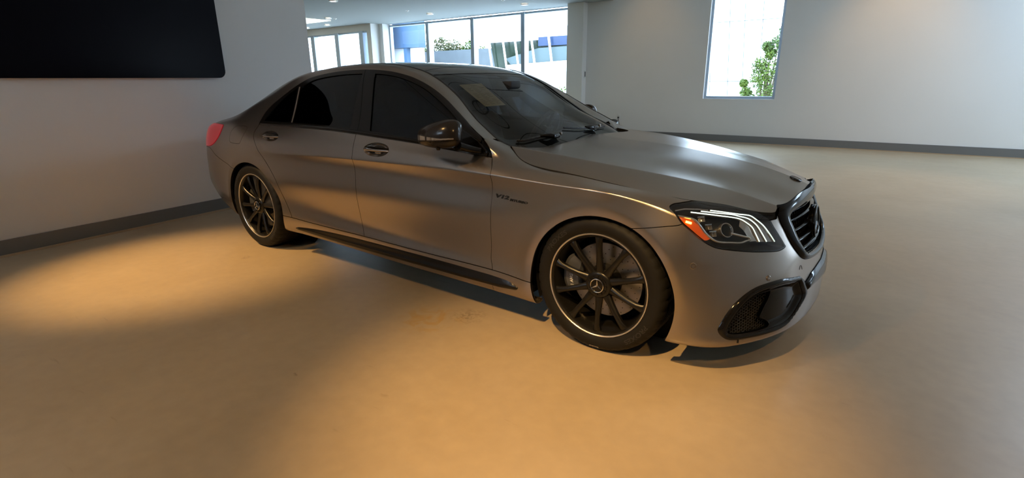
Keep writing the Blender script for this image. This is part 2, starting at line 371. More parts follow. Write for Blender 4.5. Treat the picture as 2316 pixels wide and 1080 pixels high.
def smooth(pts,closed=True,n=8,corners=()):
    """Catmull-Rom through the points; indices in corners stay sharp"""
    pts=np.asarray(pts,float);m=len(pts);out=[]
    for i in range(m if closed else m-1):
        p1,p2=pts[i],pts[(i+1)%m]
        p0=pts[(i-1)%m] if (closed or i>0) else p1-(p2-p1)
        p3=pts[(i+2)%m] if (closed or i+2<m) else p2+(p2-p1)
        L=np.linalg.norm(p2-p1)
        t1=(p2-p0)/max(np.linalg.norm(p2-p0),1e-9)*L;t2=(p3-p1)/max(np.linalg.norm(p3-p1),1e-9)*L
        if i in corners:t1=(p2-p1)
        if (i+1)%m in corners:t2=(p2-p1)
        for k in range(n):
            t=k/n;h=(2*t**3-3*t*t+1)*p1+(t**3-2*t*t+t)*t1+(-2*t**3+3*t*t)*p2+(t**3-t*t)*t2
            out.append(h)
    if not closed:out.append(pts[-1])
    return np.array(out)
def curve_x(pts):
    """phi(V) = x - F(z), scaled to a distance, for a seam that runs up the side; pts (x,z)"""
    p=smooth(sorted(pts,key=lambda q:q[1]),False,8);zz=p[:,1];xx=p[:,0]
    o=np.argsort(zz);zz=zz[o];xx=xx[o];sl=np.gradient(xx,zz+np.arange(len(zz))*1e-9)
    def f(V): return (V[:,0]-np.interp(V[:,2],zz,xx))/np.sqrt(1+np.clip(np.interp(V[:,2],zz,sl),-6,6)**2)
    return f
def curve_z(pts,ax=0):
    p=smooth(sorted(pts),False,8);xx=p[:,0];zz=p[:,1];o=np.argsort(xx);xx=xx[o];zz=zz[o];sl=np.gradient(zz,xx+np.arange(len(xx))*1e-9)
    def f(V): return (V[:,2]-np.interp(V[:,ax],xx,zz))/np.sqrt(1+np.clip(np.interp(V[:,ax],xx,sl),-6,6)**2)
    return f
neg=lambda f:(lambda V:-f(V))
# hood: height z over (x, w); rails at w = 0, .2, crease, .72, .84
HX=[-.80,-.55,-.30,-.05,.20,.42,.52,.60,.72,.80]
HZ0=[1.018,.999,.9795,.963,.933,.896,.875,.853,.812,.778]
HCW=[.700,.705,.705,.668,.596,.520,.490,.465,.435,.42]
HCZ=[.990,.971,.950,.918,.880,.836,.812,.787,.747,.72]
HSW=[.70,.795,.85,.845,.815,.745,.655,.585,.52,.49]
HSZ=[1.0,.925,.894,.866,.832,.795,.768,.742,.703,.68]
def netH():
    st=[]
    for x,z0,cw,cz,sw,sz in zip(HX,HZ0,HCW,HCZ,HSW,HSZ):
        if sw<cw+.06: sw=cw+.06; sz=cz-.03
        d=z0-cz
        e=sw-cw
        st.append([(x,0,z0),(x,cw*.25,z0-d*.20),(x,cw*.5,z0-d*.44),(x,cw*.78,z0-d*.86),(x,cw,cz),(x,cw+e*.5,cz-(cz-sz)*.47),(x,sw,sz),(x,sw+.04,sz-(cz-sz)/e*.04*1.1)])
    return np.array(st)
# ---------------------------------------------------------------- the body, cut from two lofted skins and the bonnet skin
def part(name, s, material, parent, left=False, tri=None):
    """link one cut piece of skin as a mesh: right side as it is, or mirrored to the left"""
    s = weld(s)
    V = s.V.copy(); N = s.N.copy(); k = 1 if left else -1
    V[:, 1] *= k; N[:, 1] *= k
    T = s.T.copy(); A = V[T]; g = np.cross(A[:,1]-A[:,0], A[:,2]-A[:,0]); f = (g*N[T].sum(1)).sum(1) < 0
    T[f] = T[f][:, ::-1]
    me = bpy.data.meshes.new(name); me.from_pydata(V.tolist(), [], T.tolist()); me.materials.append(material); me.shade_smooth()
    N /= np.maximum(np.linalg.norm(N, axis=1, keepdims=True), 1e-9)
    me.normals_split_custom_set_from_vertices(N.tolist())
    o = bpy.data.objects.new(name, me); C.objects.link(o); o.parent = parent
    return o
def outward(s, ref):
    d = np.linalg.norm(s.V-np.array(ref), axis=1); i = np.argmin(d)
    c = np.array([ref[0], 0, .5]); return s if (s.N[i]@(s.V[i]-c)) > 0 else S(s.V, -s.N, s.T)
def renorm(s):
    """recompute smooth normals after reshaping, keeping their side"""
    A = s.V[s.T]; g = np.cross(A[:,1]-A[:,0], A[:,2]-A[:,0]); f = (g*s.N[s.T].sum(1)).sum(1) < 0; g[f] *= -1
    N = np.zeros_like(s.V)
    for j in range(3): np.add.at(N, s.T[:, j], g)
    N /= np.maximum(np.linalg.norm(N, axis=1, keepdims=True), 1e-12); return S(s.V, N, s.T)
def both(name, s, material, parent, label=None):
    r = part(name, s, material, parent); l = part(name, s, material, parent, True)
    if label:
        r['label'] = label; l['label'] = label
    return r, l
NX = lambda V: V[:, [0, 2]]                     # side view (x, z)
PX = lambda V: V[:, [0, 1]]                     # plan (x, w)
TZ = lambda V: np.stack([(V[:,0]-V[:,1])/math.sqrt(2), V[:,2]], 1)   # three-quarter view from the corner
WZ = lambda V: V[:, [1, 2]]                     # front view (w, z)
car = empty('car'); tag(car, 'satin bronze-grey four-door sedan parked on the polished concrete floor', 'car')
GA, _, va, UA, VA = evalnet(netA(), .009, vstep=.008); GB, _, vb, UB, VB = evalnet(netB(), .012)
GA = arch_shape(GA); GB = arch_shape(GB)
c9 = int(np.argmin(np.abs(vb-VB[11])))
A = outward(grid(GA), (0.2, .93, .75)); A = clean(A)
Bs = clean(outward(grid(GB[:, :c9+1], N=normals(GB)[:, :c9+1]), (-1.6, .95, .6)))
Bt = grid(GB[:, c9:], N=normals(GB)[:, c9:]);
if Bt.N[len(Bt.N)//2][2] < 0: Bt = S(Bt.V, -Bt.N, Bt.T)
Bt = clean(Bt)
GH = evalnet(netH(), .010, crease=4)[0]; Hs = grid(GH)
if Hs.N[len(Hs.N)//2][2] < 0: Hs = S(Hs.V, -Hs.N, Hs.T)
G2 = .0022
def arch(i): cx, cz, r = ARCH[i]; return lambda V: np.hypot(V[:,0]-cx, V[:,2]-cz)-r
F1 = curve_x([(-.646,.20),(-.646,.312),(-.660,.375),(-.652,.46),(-.645,.64),(-.638,.80),(-.643,.860),(-.652,.889),(-.673,.917),(-.693,.940),(-.726,.983),(-.789,1.028),(-.80,1.05)])
F2 = curve_x([(-1.745,.20),(-1.761,.331),(-1.792,.42),(-1.796,.56),(-1.795,.704),(-1.800,.798),(-1.806,.858),(-1.812,.921),(-1.822,.974),(-1.828,1.02),(-1.83,1.05)])
F3 = curve_x([(-2.60,.20),(-2.630,.340),(-2.655,.388),(-2.695,.461),(-2.735,.55),(-2.765,.62),(-2.826,.696),(-2.905,.776),(-2.972,.838),(-3.030,.896),(-3.062,.936),(-3.066,.969),(-3.042,1.002),(-3.024,1.042),(-3.02,1.06)])
F4 = curve_z([(-3.2,.340),(-2.68,.334),(-2.425,.327),(-2.077,.325),(-1.753,.325),(-1.217,.317),(-.649,.311),(-.386,.294),(-.2,.29)])
F5 = curve_z([(-4.5,.800),(-4.0,.797),(-3.86,.792),(-3.80,.768),(-3.742,.738),(-3.619,.704),(-3.487,.680),(-3.375,.655),(-3.2,.64)])
DLO = smooth([(-3.035,1.026),(-2.986,1.139),(-2.846,1.238),(-2.690,1.320),(-2.541,1.372),(-2.255,1.409),(-2.012,1.419),(-1.817,1.415),(-1.635,1.398),(-1.444,1.358),(-1.299,1.305),(-1.180,1.248),(-1.019,1.156),(-.883,1.078),(-.789,1.028),(-.722,.983),(-.691,.936),(-.98,.9595),(-1.272,.982),(-1.825,1.011),(-2.142,1.022),(-2.573,1.026)], corners=(0,16))
MID = curve_z([(-5,1.045),(-3.2,1.045),(-3.04,1.045),(-2.6,1.14),(-1.8,1.2),(-1.2,1.1),(-.9,1.02),(-.72,.955),(-.6,.93)])
dlo = lambda V: sdf(NX(V), DLO)
# side skin behind the front wing
Z = cut(Bs, arch(1)); Z = cut(Z, arch(0))
Z = cut(Z, neg(F1), G2*.0+.0011)
Z = cut(Z, lambda V: -(V[:,0]+.783) + np.where(V[:,2] < .96, 9, 0)*1.0)      # the pillar ends above the wing
frame = cut(Z, dlo); Z = cut(Z, neg(dlo), .0012)
upper = cut(Z, MID); low = cut(Z, neg(MID))
sill = cut(cut(low, neg(F4), .0025), lambda V: V[:,0]+3.3); sill = cut(sill, lambda V: -V[:,0]-.30)
rest = cut(low, F4, .0022)
quarter0 = cut(rest, neg(F3), .0020); doors = cut(rest, F3, .0020)
low_rear = cut(cut(low, neg(F4)), lambda V: -3.3-V[:,0])
quarter0 = join(quarter0, low_rear)
rear_door = cut(doors, neg(F2), .0018); front_door = cut(cut(doors, F2, .0018), neg(F1), .0018)
bumperR = cut(cut(quarter0, neg(F5), .0018), lambda V: -3.0-V[:,0]); qq = cut(quarter0, lambda V: np.maximum(F5(V), V[:,0]+3.15), .0018)
TLP = smooth([(-3.640,.999),(-3.632,.981),(-3.661,.919),(-3.711,.870),(-3.775,.830),(-3.86,.806),(-4.0,.802),(-4.6,.802),(-4.6,.985),(-4.0,.99),(-3.80,1.0)], corners=(0,6,7,8))
tl = lambda V: sdf(NX(V), TLP)
tail = cut(cut(qq, tl, .0015), lambda V: V[:,1]-.42); qq0 = cut(qq, neg(tl), .0015); qq1 = cut(cut(qq, tl), lambda V: .42-V[:,1], .0015)
FUEL = smooth([(-3.40,.985),(-3.360,1.000),(-3.312,1.004),(-3.214,1.004),(-3.193,.996),(-3.190,.985),(-3.209,.948),(-3.233,.90),(-3.246,.876),(-3.262,.866),(-3.30,.864),(-3.395,.866),(-3.430,.872),(-3.445,.892),(-3.448,.931),(-3.432,.962)])
fu = lambda V: sdf(NX(V), FUEL)
# top skin
EDGE = curve = [(-4.2,.60),(-3.75,.62),(-3.6,.605),(-3.3,.565),(-2.9,.548),(-2.6,.545),(-2.2,.55),(-1.8,.55),(-1.507,.548),(-1.385,.563),(-1.237,.583),(-1.15,.597),(-1.011,.640),(-.903,.664),(-.82,.690),(-.77,.703),(-.72,.697),(-.69,.68),(-.66,.62)]
_e = smooth(EDGE, False, 8)
edge = lambda V: np.interp(V[:,0], _e[:,0], _e[:,1])-V[:,1]
T0 = cut(Bt, lambda V: -(V[:,0]+.783) + np.where(V[:,2] > 0, 0, 0) + np.where(edge(V) > 0, 9, 0))
glasszone = cut(cut(Bt, edge), lambda V: V[:,0]+3.76)
rail = cut(T0, lambda V: np.maximum(-edge(V), -3.765-V[:,0]))
trunk_x = lambda V: -3.80-V[:,0]
trunk = cut(cut(rail, trunk_x, .002), lambda V: .60-V[:,1]); rail = cut(rail, lambda V: np.maximum(-trunk_x(V), V[:,1]-.60), .0)
side_panel = join(qq0, upper, rail)
SK = dict()
pr = part('side_body_panel', flange(cut(side_panel, neg(fu), .0014), .014), PAINT, car)
flap = part('fuel_filler_flap', flange(cut(cut(side_panel, fu, .0014), lambda V: V[:,1]-.5), .010), PAINT, car)
pl = part('side_body_panel', flange(side_panel, .014), PAINT, car, True)
both('boot_lid', join(flange(trunk, .012), qq1), PAINT, car)
both('rear_bumper', flange(bumperR, .014), PAINT, car)
# tail lamps
RED = mat('red_lens', (.08, .002, .004), rough=.12, emit=(1, .012, .03), es=.22, coat=.6)
both('tail_light', flange(offset(tail, .004), .02), RED, car, 'red rear lamp')
for s_, x_ in ((1, 0), (-1, 1)):
    b = MB()
    for (xx, ww, zz) in ((-3.70,.889,.945), (-3.80,.888,.875)):
        b.add([(xx-.045,-s_*(ww+.004-.012),zz-.012),(xx+.03,-s_*(ww+.012),zz-.012),(xx+.03,-s_*(ww+.010),zz+.012),(xx-.045,-s_*(ww+.002-.012),zz+.012)],[(0,1,2,3)])
# doors with handle cups
def handle(door_s, cx, cz, rx, rz, tilt=0):
    f = lambda V: 1-np.hypot((V[:,0]-cx)/rx, (V[:,2]-cz)/rz)
    body = cut(door_s, neg(f)); cup = cut(door_s, f)
    # refine the cup skin
    for _ in range(2):
        V = cup.V; T = cup.T; E = {}; VV = list(V); NN = list(cup.N); TT = []
        def md(a, b):
            k = (min(a,b), max(a,b))
            if k not in E: E[k] = len(VV); VV.append((V[a]+V[b])/2); NN.append((cup.N[a]+cup.N[b])/2)
            return E[k]
        for a, b_, c in T:
            x, y, z = md(a,b_), md(b_,c), md(c,a); TT += [(a,x,z),(x,b_,y),(z,y,c),(x,y,z)]
        cup = S(VV, NN, TT)
    r = np.hypot((cup.V[:,0]-cx)/rx, (cup.V[:,2]-cz)/rz); n = np.array([0,-1.0,0])
    dep = .034*np.clip(1-r**2, 0, 1)**.75
    bowl = S(cup.V + dep[:,None]*n, cup.N, cup.T); return body, renorm(bowl)
HN = [('front_door', front_door, -1.585, .925, .121, .042), ('rear_door', rear_door, -2.825, .947, .113, .038)]
def handle_bar(cx, cz, rx, wfun, parent, left):
    k = 1 if left else -1
    b = MB(); n = 14; G = []
    for i in range(n+1):
        t = -1+2*i/n; x = cx+t*rx*.99; wv = wfun(x, cz-.004) + .016*(1-t*t)-.004; h = .0085*(1-.35*t**4)
        zc = cz-.002+ (.0 if t < 0 else 0); th = .011
        sec = [(wv,zc-h),(wv+.004,zc-h*.6),(wv+.006,zc),(wv+.004,zc+h*.7),(wv,zc+h),(wv-th,zc+h*.8),(wv-th,zc-h*.8)]
        G.append([(x, k*w_, z_) for w_, z_ in sec])
    b.grid(G, closev=True); b.add(G[0], [tuple(range(7))]); b.add(G[-1], [tuple(range(7))])
    o = b.build('door_handle', PAINT, parent, smooth=50)
    c = MB(); G = []
    for i in range(n+1):
        t = -1+2*i/n; x = cx+t*rx*.97; wv = wfun(x, cz+.01)-.002 + .008*(1-t*t)
        G.append([(x,k*wv,cz+.0075),(x,k*(wv+.001),cz+.016*(1-.4*t*t)+.002),(x,k*(wv-.012),cz+.016*(1-.4*t*t)+.002),(x,k*(wv-.012),cz+.0075)])
    c.grid(G, closev=True); c.build('handle_trim', GLOSS, o, smooth=40)
    d = MB().box((cx-.005,k*(wfun(cx,cz)-.002)-.009,cz-.023),(cx+.052,k*(wfun(cx,cz)-.002)+.009,cz-.010)); d.build('key_cover', PAINT, o, bevel=.004)
def near_w(s):
    def f(x, z):
        d = (s.V[:,0]-x)**2+(s.V[:,2]-z)**2; i = np.argsort(d)[:4]; w_ = 1/(d[i]+1e-8); return float((s.V[i,1]*w_).sum()/w_.sum())
    return f
DOORS = {}
for nm, s_, cx, cz, rx, rz in HN:
    body, bowl = handle(s_, cx, cz, rx, rz); wf = near_w(s_)
    for left in (False, True):
        d = part(nm, flange(body, .014, skip=lambda p: abs(math.hypot((p[0]-cx)/rx, (p[2]-cz)/rz)-1) < .02), PAINT, car, left); DOORS[nm, left] = d
        part('handle_recess', bowl, PAINT, d, left); handle_bar(cx, cz, rx, wf, d, left)
# window frames and glass
FG = smooth([(-1.811,1.391),(-1.74,1.387),(-1.619,1.373),(-1.474,1.341),(-1.33,1.293),(-1.16,1.213),(-1.004,1.129),(-.955,1.094),(-.945,.992),(-1.289,1.007),(-1.523,1.021),(-1.700,1.031)], corners=(0,7,8,11))
RG = smooth([(-2.625,1.302),(-2.507,1.350),(-2.38,1.371),(-2.237,1.384),(-2.1,1.391),(-1.940,1.393),(-1.903,1.041),(-2.1,1.048),(-2.315,1.052),(-2.572,1.054)], corners=(0,5,6,9))
QG = smooth([(-2.975,1.052),(-2.925,1.112),(-2.867,1.175),(-2.78,1.245),(-2.672,1.300),(-2.608,1.054)], corners=(0,4,5))
fr = frame
for P_ in (FG, RG, QG): fr = cut(fr, lambda V, P_=P_: -sdf(NX(V), P_))
PS = curve_x([(-1.93,1.45),(-1.91,1.36),(-1.862,1.22),(-1.824,1.076),(-1.82,1.0)])
frr = cut(fr, neg(PS), .0015); frf = cut(fr, PS, .0015)
FRAMEMAT = mat('window_trim', (.006, .006, .0065), rough=.14, spec=.4)
for nm, s_, Ps in (('front_door', frf, (FG,)), ('rear_door', frr, (RG, QG))):
    for left in (False, True):
        d = DOORS[nm, left]; part('window_frame', flange(offset(s_, .003), .016), FRAMEMAT, d, left)
        for P_ in Ps: part('side_window', offset(cut(frame, lambda V: sdf(NX(V), P_), -.004), -.004), SIDEGLASS, d, left)
for left in (False, True):
    k = 1 if left else -1; wf = near_w(frame)
    b = MB(); pts = [(-2.647+(i/8)*(.062), 1.308-(i/8)*.252) for i in range(9)]
    wl_ = np.polyfit([p[1] for p in pts], [wf(*p) for p in pts], 2); wq = lambda z: float(np.polyval(wl_, z))
    G = [[(x-.005,k*(wq(z)+.002),z),(x-.004,k*(wq(z)+.007),z),(x+.004,k*(wq(z)+.007),z),(x+.005,k*(wq(z)+.002),z)] for x, z in pts]
    b.grid(G); b.build('window_divider', mat('bronze_trim', (.30,.26,.24), rough=.3, metal=.7), DOORS['rear_door', left])
    b = MB(); n = 60; G = []   # belt moulding along the foot of the glass
    for i in range(n+1):
        x = -3.0+(2.28)*i/n; z = np.interp(x, [-3.0,-2.57,-2.14,-1.825,-1.272,-.98,-.72], [1.032,1.033,1.030,1.019,.990,.968,.946]); w_ = wf(x, z)
        G.append([(x,k*(w_+.001),z-.010),(x,k*(w_+.011),z-.006),(x,k*(w_+.012),z+.004),(x,k*(w_+.004),z+.012),(x,k*(w_-.002),z+.013)])
    b.grid(G); b.build('belt_moulding', mat('belt_trim', (.007,.0065,.0065), rough=.2, spec=.35), car)
# windscreen, roof glass
HDR = [(0,-1.369),(.163,-1.371),(.321,-1.381),(.474,-1.402),(.56,-1.420)]; PAN = [(0,-1.545),(.2,-1.543),(.394,-1.519),(.531,-1.500),(.6,-1.49)]
hx = lambda V: V[:,0]-np.interp(V[:,1], [p[0] for p in HDR], [p[1] for p in HDR]); px_ = lambda V: V[:,0]-np.interp(V[:,1], [p[0] for p in PAN], [p[1] for p in PAN])
trim = cut(glasszone, lambda V: .014-edge(V)); gz = cut(glasszone, lambda V: edge(V)-.015)
both('roof_edge_trim', flange(offset(trim, .002), .012, skip=lambda p: abs(p[0]+.45) < .02), RUBBER, car)
ws = cut(gz, hx, .002); hd = cut(cut(gz, neg(hx), .002), px_, .0022); pano = cut(cut(gz, neg(px_), .0022), lambda V: V[:,0]+2.25, .003)
pano2 = cut(cut(gz, lambda V: -2.25-V[:,0], .003), lambda V: V[:,0]+2.92, .003); rg = cut(gz, lambda V: -2.92-V[:,0], .003)
ROOFG = mat('roof_glass', (.014,.016,.018), rough=.07, coat=.6)
both('windshield', offset(ws, -.002), SCREEN, car)
FRIT = mat('windshield_band', (.006,.006,.007), rough=.5)
frit_in = lambda V: np.minimum(np.minimum(edge(V)-.055, hx(V)*-1-(-2)), 9)
def band(V):   # distance inside the clear part of the screen
    lower = -(V[:,0]-np.interp(V[:,1], [0,.27,.495,.634,.66], [-.600,-.605,-.657,-.758,-.84]))
    return np.minimum(np.minimum(edge(V)-.035, lower), hx(V)-.035)
fb = cut(offset(ws, -.006), neg(band)); both('windshield_frit', fb, FRIT, car)
for nm, s_ in (('roof_header', hd), ('panoramic_roof_glass', pano), ('panoramic_roof_glass', pano2), ('rear_window', rg)): both(nm, flange(s_, .006), ROOFG, car)
# bonnet
HP = [(-.696,.692),(-.645,.733),(-.578,.780),(-.517,.809),(-.441,.833),(-.348,.848),(-.272,.850),(-.181,.848),(-.06,.842),(.053,.832),(.15,.820),(.25,.803),(.339,.781),(.385,.755),(.45,.700),(.52,.635),(.60,.572),(.66,.522),(.692,.488),(.695,.455),(.688,.430),(.699,.400),(.722,.32),(.742,.2),(.754,.1),(.758,0)]
HR = [(-.53,0),(-.515,.2),(-.51,.35),(-.518,.48),(-.545,.60),(-.60,.66)]
HPs = np.concatenate([smooth(HP, False, 5, corners=(19,)), [(.758,-.5)], [(-.53,-.5)], smooth(HR, False, 4)])
hp = lambda V: sdf(PX(V), HPs)
hood = cut(Hs, hp, .0055)
def hood_mesh():
    r = hood; l = S(r.V*[1,-1,1], r.N*[1,-1,1], r.T[:, ::-1]); return weld(join(r, l))
hood_o = part('hood', hood_mesh(), PAINT, car)
_he = flange(offset(hood, -.0006), .022, skip=lambda p: p[1] < 1e-4); _he = S(_he.V, _he.N, _he.T[len(weld(hood).T):]); part('hood_gap_shade', join(_he, S(_he.V*[1,-1,1], _he.N*[1,-1,1], _he.T[:, ::-1])), MATTE, hood_o)  # folded hood edge in black: shade of the panel gap put into colour
# nose skin: wings, bumper, headlights, grille, intakes
hlp = [(.318,.870,.788),(.323,.843,.799),(.341,.817,.802),(.371,.780,.805),(.402,.745,.806),(.447,.697,.802),(.50,.648,.790),(.541,.612,.779),(.596,.556,.765),(.652,.503,.742),(.678,.505,.696),(.702,.499,.659),(.730,.480,.613),(.752,.463,.574),(.743,.493,.567),(.729,.530,.565),(.689,.604,.574),(.649,.666,.583),(.587,.745,.599),(.523,.812,.618),(.487,.840,.639),(.451,.863,.670),(.415,.878,.702),(.388,.886,.724),(.364,.887,.750),(.337,.878,.775)]
HL = smooth(TZ(np.array(hlp)), corners=(9,13)); hl = lambda V: np.minimum(sdf(TZ(V), HL), V[:,0]-.2)
FB = curve_z([(-.5,.66),(.1,.672),(.174,.682),(.275,.701),(.326,.711),(.380,.722),(.410,.75),(.43,.95),(.44,1.3),(1.0,1.35)])
GRO = smooth([(0,.835),(.132,.820),(.30,.795),(.381,.778),(.425,.760),(.449,.732),(.448,.705),(.446,.675),(.434,.631),(.415,.577),(.389,.534),(.357,.501),(.302,.479),(.212,.466),(.1,.457),(0,.453),(-.6,.453),(-.6,.835)], corners=(0,15,16,17))
gro = lambda V: np.minimum(sdf(WZ(V), GRO), V[:,0]-.6)
INTO = [(.579,.858,.249),(.583,.850,.275),(.600,.826,.325),(.631,.781,.381),(.675,.714,.424),(.716,.649,.439),(.769,.547,.441),(.820,.391,.417),(.835,.351,.388),(.847,.326,.355),(.854,.321,.312),(.845,.381,.286),(.831,.450,.253),(.812,.514,.218),(.794,.565,.204),(.756,.648,.200),(.694,.744,.200),(.631,.821,.203),(.600,.845,.218)]
IN_O = smooth(TZ(np.array(INTO)), corners=(7,)); ino = lambda V: np.minimum(sdf(TZ(V), IN_O), V[:,0]-.45)
BLD = smooth([(.345,.372),(.28,.386),(.236,.396),(.111,.403),(0,.404),(-.4,.404),(-.4,.318),(0,.318),(.08,.322),(.153,.330),(.24,.333),(.335,.330)], corners=(0,4,5,6,7,11)); bld = lambda V: np.minimum(sdf(WZ(V), BLD), V[:,0]-.6)
N0 = cut(A, arch(0)); N0 = cut(N0, F1, .0011)
N0 = cut(cut(N0, lambda V: V[:,0]+.7805), neg(dlo), .0012); N0 = cut(N0, lambda V: np.maximum(-edge(V), V[:,0]+.62), .001)
N0 = cut(N0, lambda V: np.maximum(-hp(V)-.0014, np.minimum(.70-V[:,2], .9)))
N0 = cut(N0, lambda V: np.maximum(V[:,2]-.5, np.maximum(V[:,0]+.3, F4(V)-.0022)))
nose_full = N0
N0 = cut(N0, neg(hl), .0012); N0 = cut(N0, neg(gro), .001); N0 = cut(N0, neg(ino), .001); N0 = cut(N0, neg(bld), .0)
fender = cut(N0, lambda V: np.maximum(FB(V), .1-V[:,0]), .0018); bump = cut(cut(N0, neg(FB), .0018), lambda V: V[:,0]-.1)
sill_f = cut(cut(cut(A, neg(F4), .0025), arch(0)), lambda V: np.minimum(V[:,0]+.6461, -.20-V[:,0])); both('side_skirt', flange(join(sill, sill_f), .016, skip=lambda p: abs(p[0]+.646) < .002), PAINT, car)
both('front_fender', flange(fender, .014), PAINT, car)
def mirrored(s): return S(s.V*[1,-1,1], s.N*[1,-1,1], s.T[:, ::-1])
sens = [(.453,.545,.0155),]
bq = bump
bumper_o = part('front_bumper', weld(join(flange(bq, .014), mirrored(flange(bq, .014)))), PAINT, car)
# ---------------------------------------------------------------- nose details (built on the right, then mirrored)
def ring(s, phi_o, phi_i, lift, base=.002):
    """the band of skin between two outlines, swollen outwards"""
    r = cut(cut(s, phi_o), lambda V: -phi_i(V)); a = np.clip(phi_o(r.V), 0, 9); b = np.clip(-phi_i(r.V), 0, 9); t = a/(a+b+1e-6)
    h = base+lift*np.sin(np.pi*np.clip(t, 0, 1))**.7
    return renorm(S(r.V+r.N*h[:, None], r.N, r.T))
def sink(s, depth):
    return renorm(S(s.V-s.N*depth[:, None], s.N, s.T))
def near(s):
    def f(p, coords=None):
        d = ((s.V-np.array(p))**2).sum(1); i = np.argsort(d)[:4]; w_ = 1/(d[i]+1e-8)
        n = (s.N[i]*w_[:,None]).sum(0); return n/np.linalg.norm(n)
    return f
An = near(nose_full)
def on_skin(pts, depth):
    out = []
    for p in pts: n = An(p); out.append(tuple(np.array(p)-n*depth))
    return out
def flipy(p, left): return (p[0], p[1] if left else -p[1], p[2])
SIDES = (False, True)
# headlights
HSK = cut(nose_full, hl, .002)
bowl = sink(HSK, np.clip(hl(HSK.V)*1.6, 0, .055)+.003)
LAMPBODY = mat('headlight_bowl', (.010, .0095, .0095), rough=.3)
SILVER = mat('lamp_silver', (.62, .60, .57), rough=.22, metal=.9)
LED = mat('daytime_led', (.9, .95, .95), emit=(.80, 1.0, .92), es=1.15)
AMBER = mat('amber_lens', (.55, .085, .005), rough=.2, emit=(1, .14, .0), es=.10, coat=.5)
AMBULB = mat('amber_bulb', (1, .5, .05), emit=(1, .48, .07), es=9)
DRL = [[(.463,.728,.776),(.499,.690,.767),(.566,.627,.749),(.590,.600,.742),(.612,.576,.733),(.638,.563,.713),(.665,.549,.688),(.693,.533,.650),(.718,.513,.608)],
 [(.436,.778,.777),(.483,.728,.766),(.545,.665,.751),(.575,.637,.739),(.608,.603,.724),(.639,.585,.698),(.662,.577,.667),(.692,.564,.616)],
 [(.403,.820,.776),(.446,.788,.767),(.510,.724,.750),(.560,.668,.736),(.583,.643,.726),(.605,.628,.711),(.630,.612,.688),(.649,.610,.658),(.668,.605,.622)]]
AMBP = [(.361,.881,.762),(.417,.848,.748),(.433,.843,.736),(.459,.834,.710),(.484,.824,.678),(.502,.815,.656),(.478,.842,.655),(.450,.862,.675),(.414,.877,.707),(.383,.882,.740)]
CHR = [(.356,.883,.763),(.414,.847,.751),(.433,.837,.741),(.453,.833,.720),(.478,.826,.686),(.506,.810,.658),(.533,.787,.642),(.578,.734,.634),(.606,.698,.629),(.623,.670,.634),(.634,.650,.640),(.611,.674,.653),(.563,.726,.675)]
amb = smooth(TZ(np.array(AMBP)), corners=(0,5)); ambs = cut(HSK, lambda V: sdf(TZ(V), amb))
REFL = [(.458,.804,.743),(.491,.794,.708),(.512,.791,.677)]
CLEARR = thin_glass('lens_glass', (.7,.72,.72))
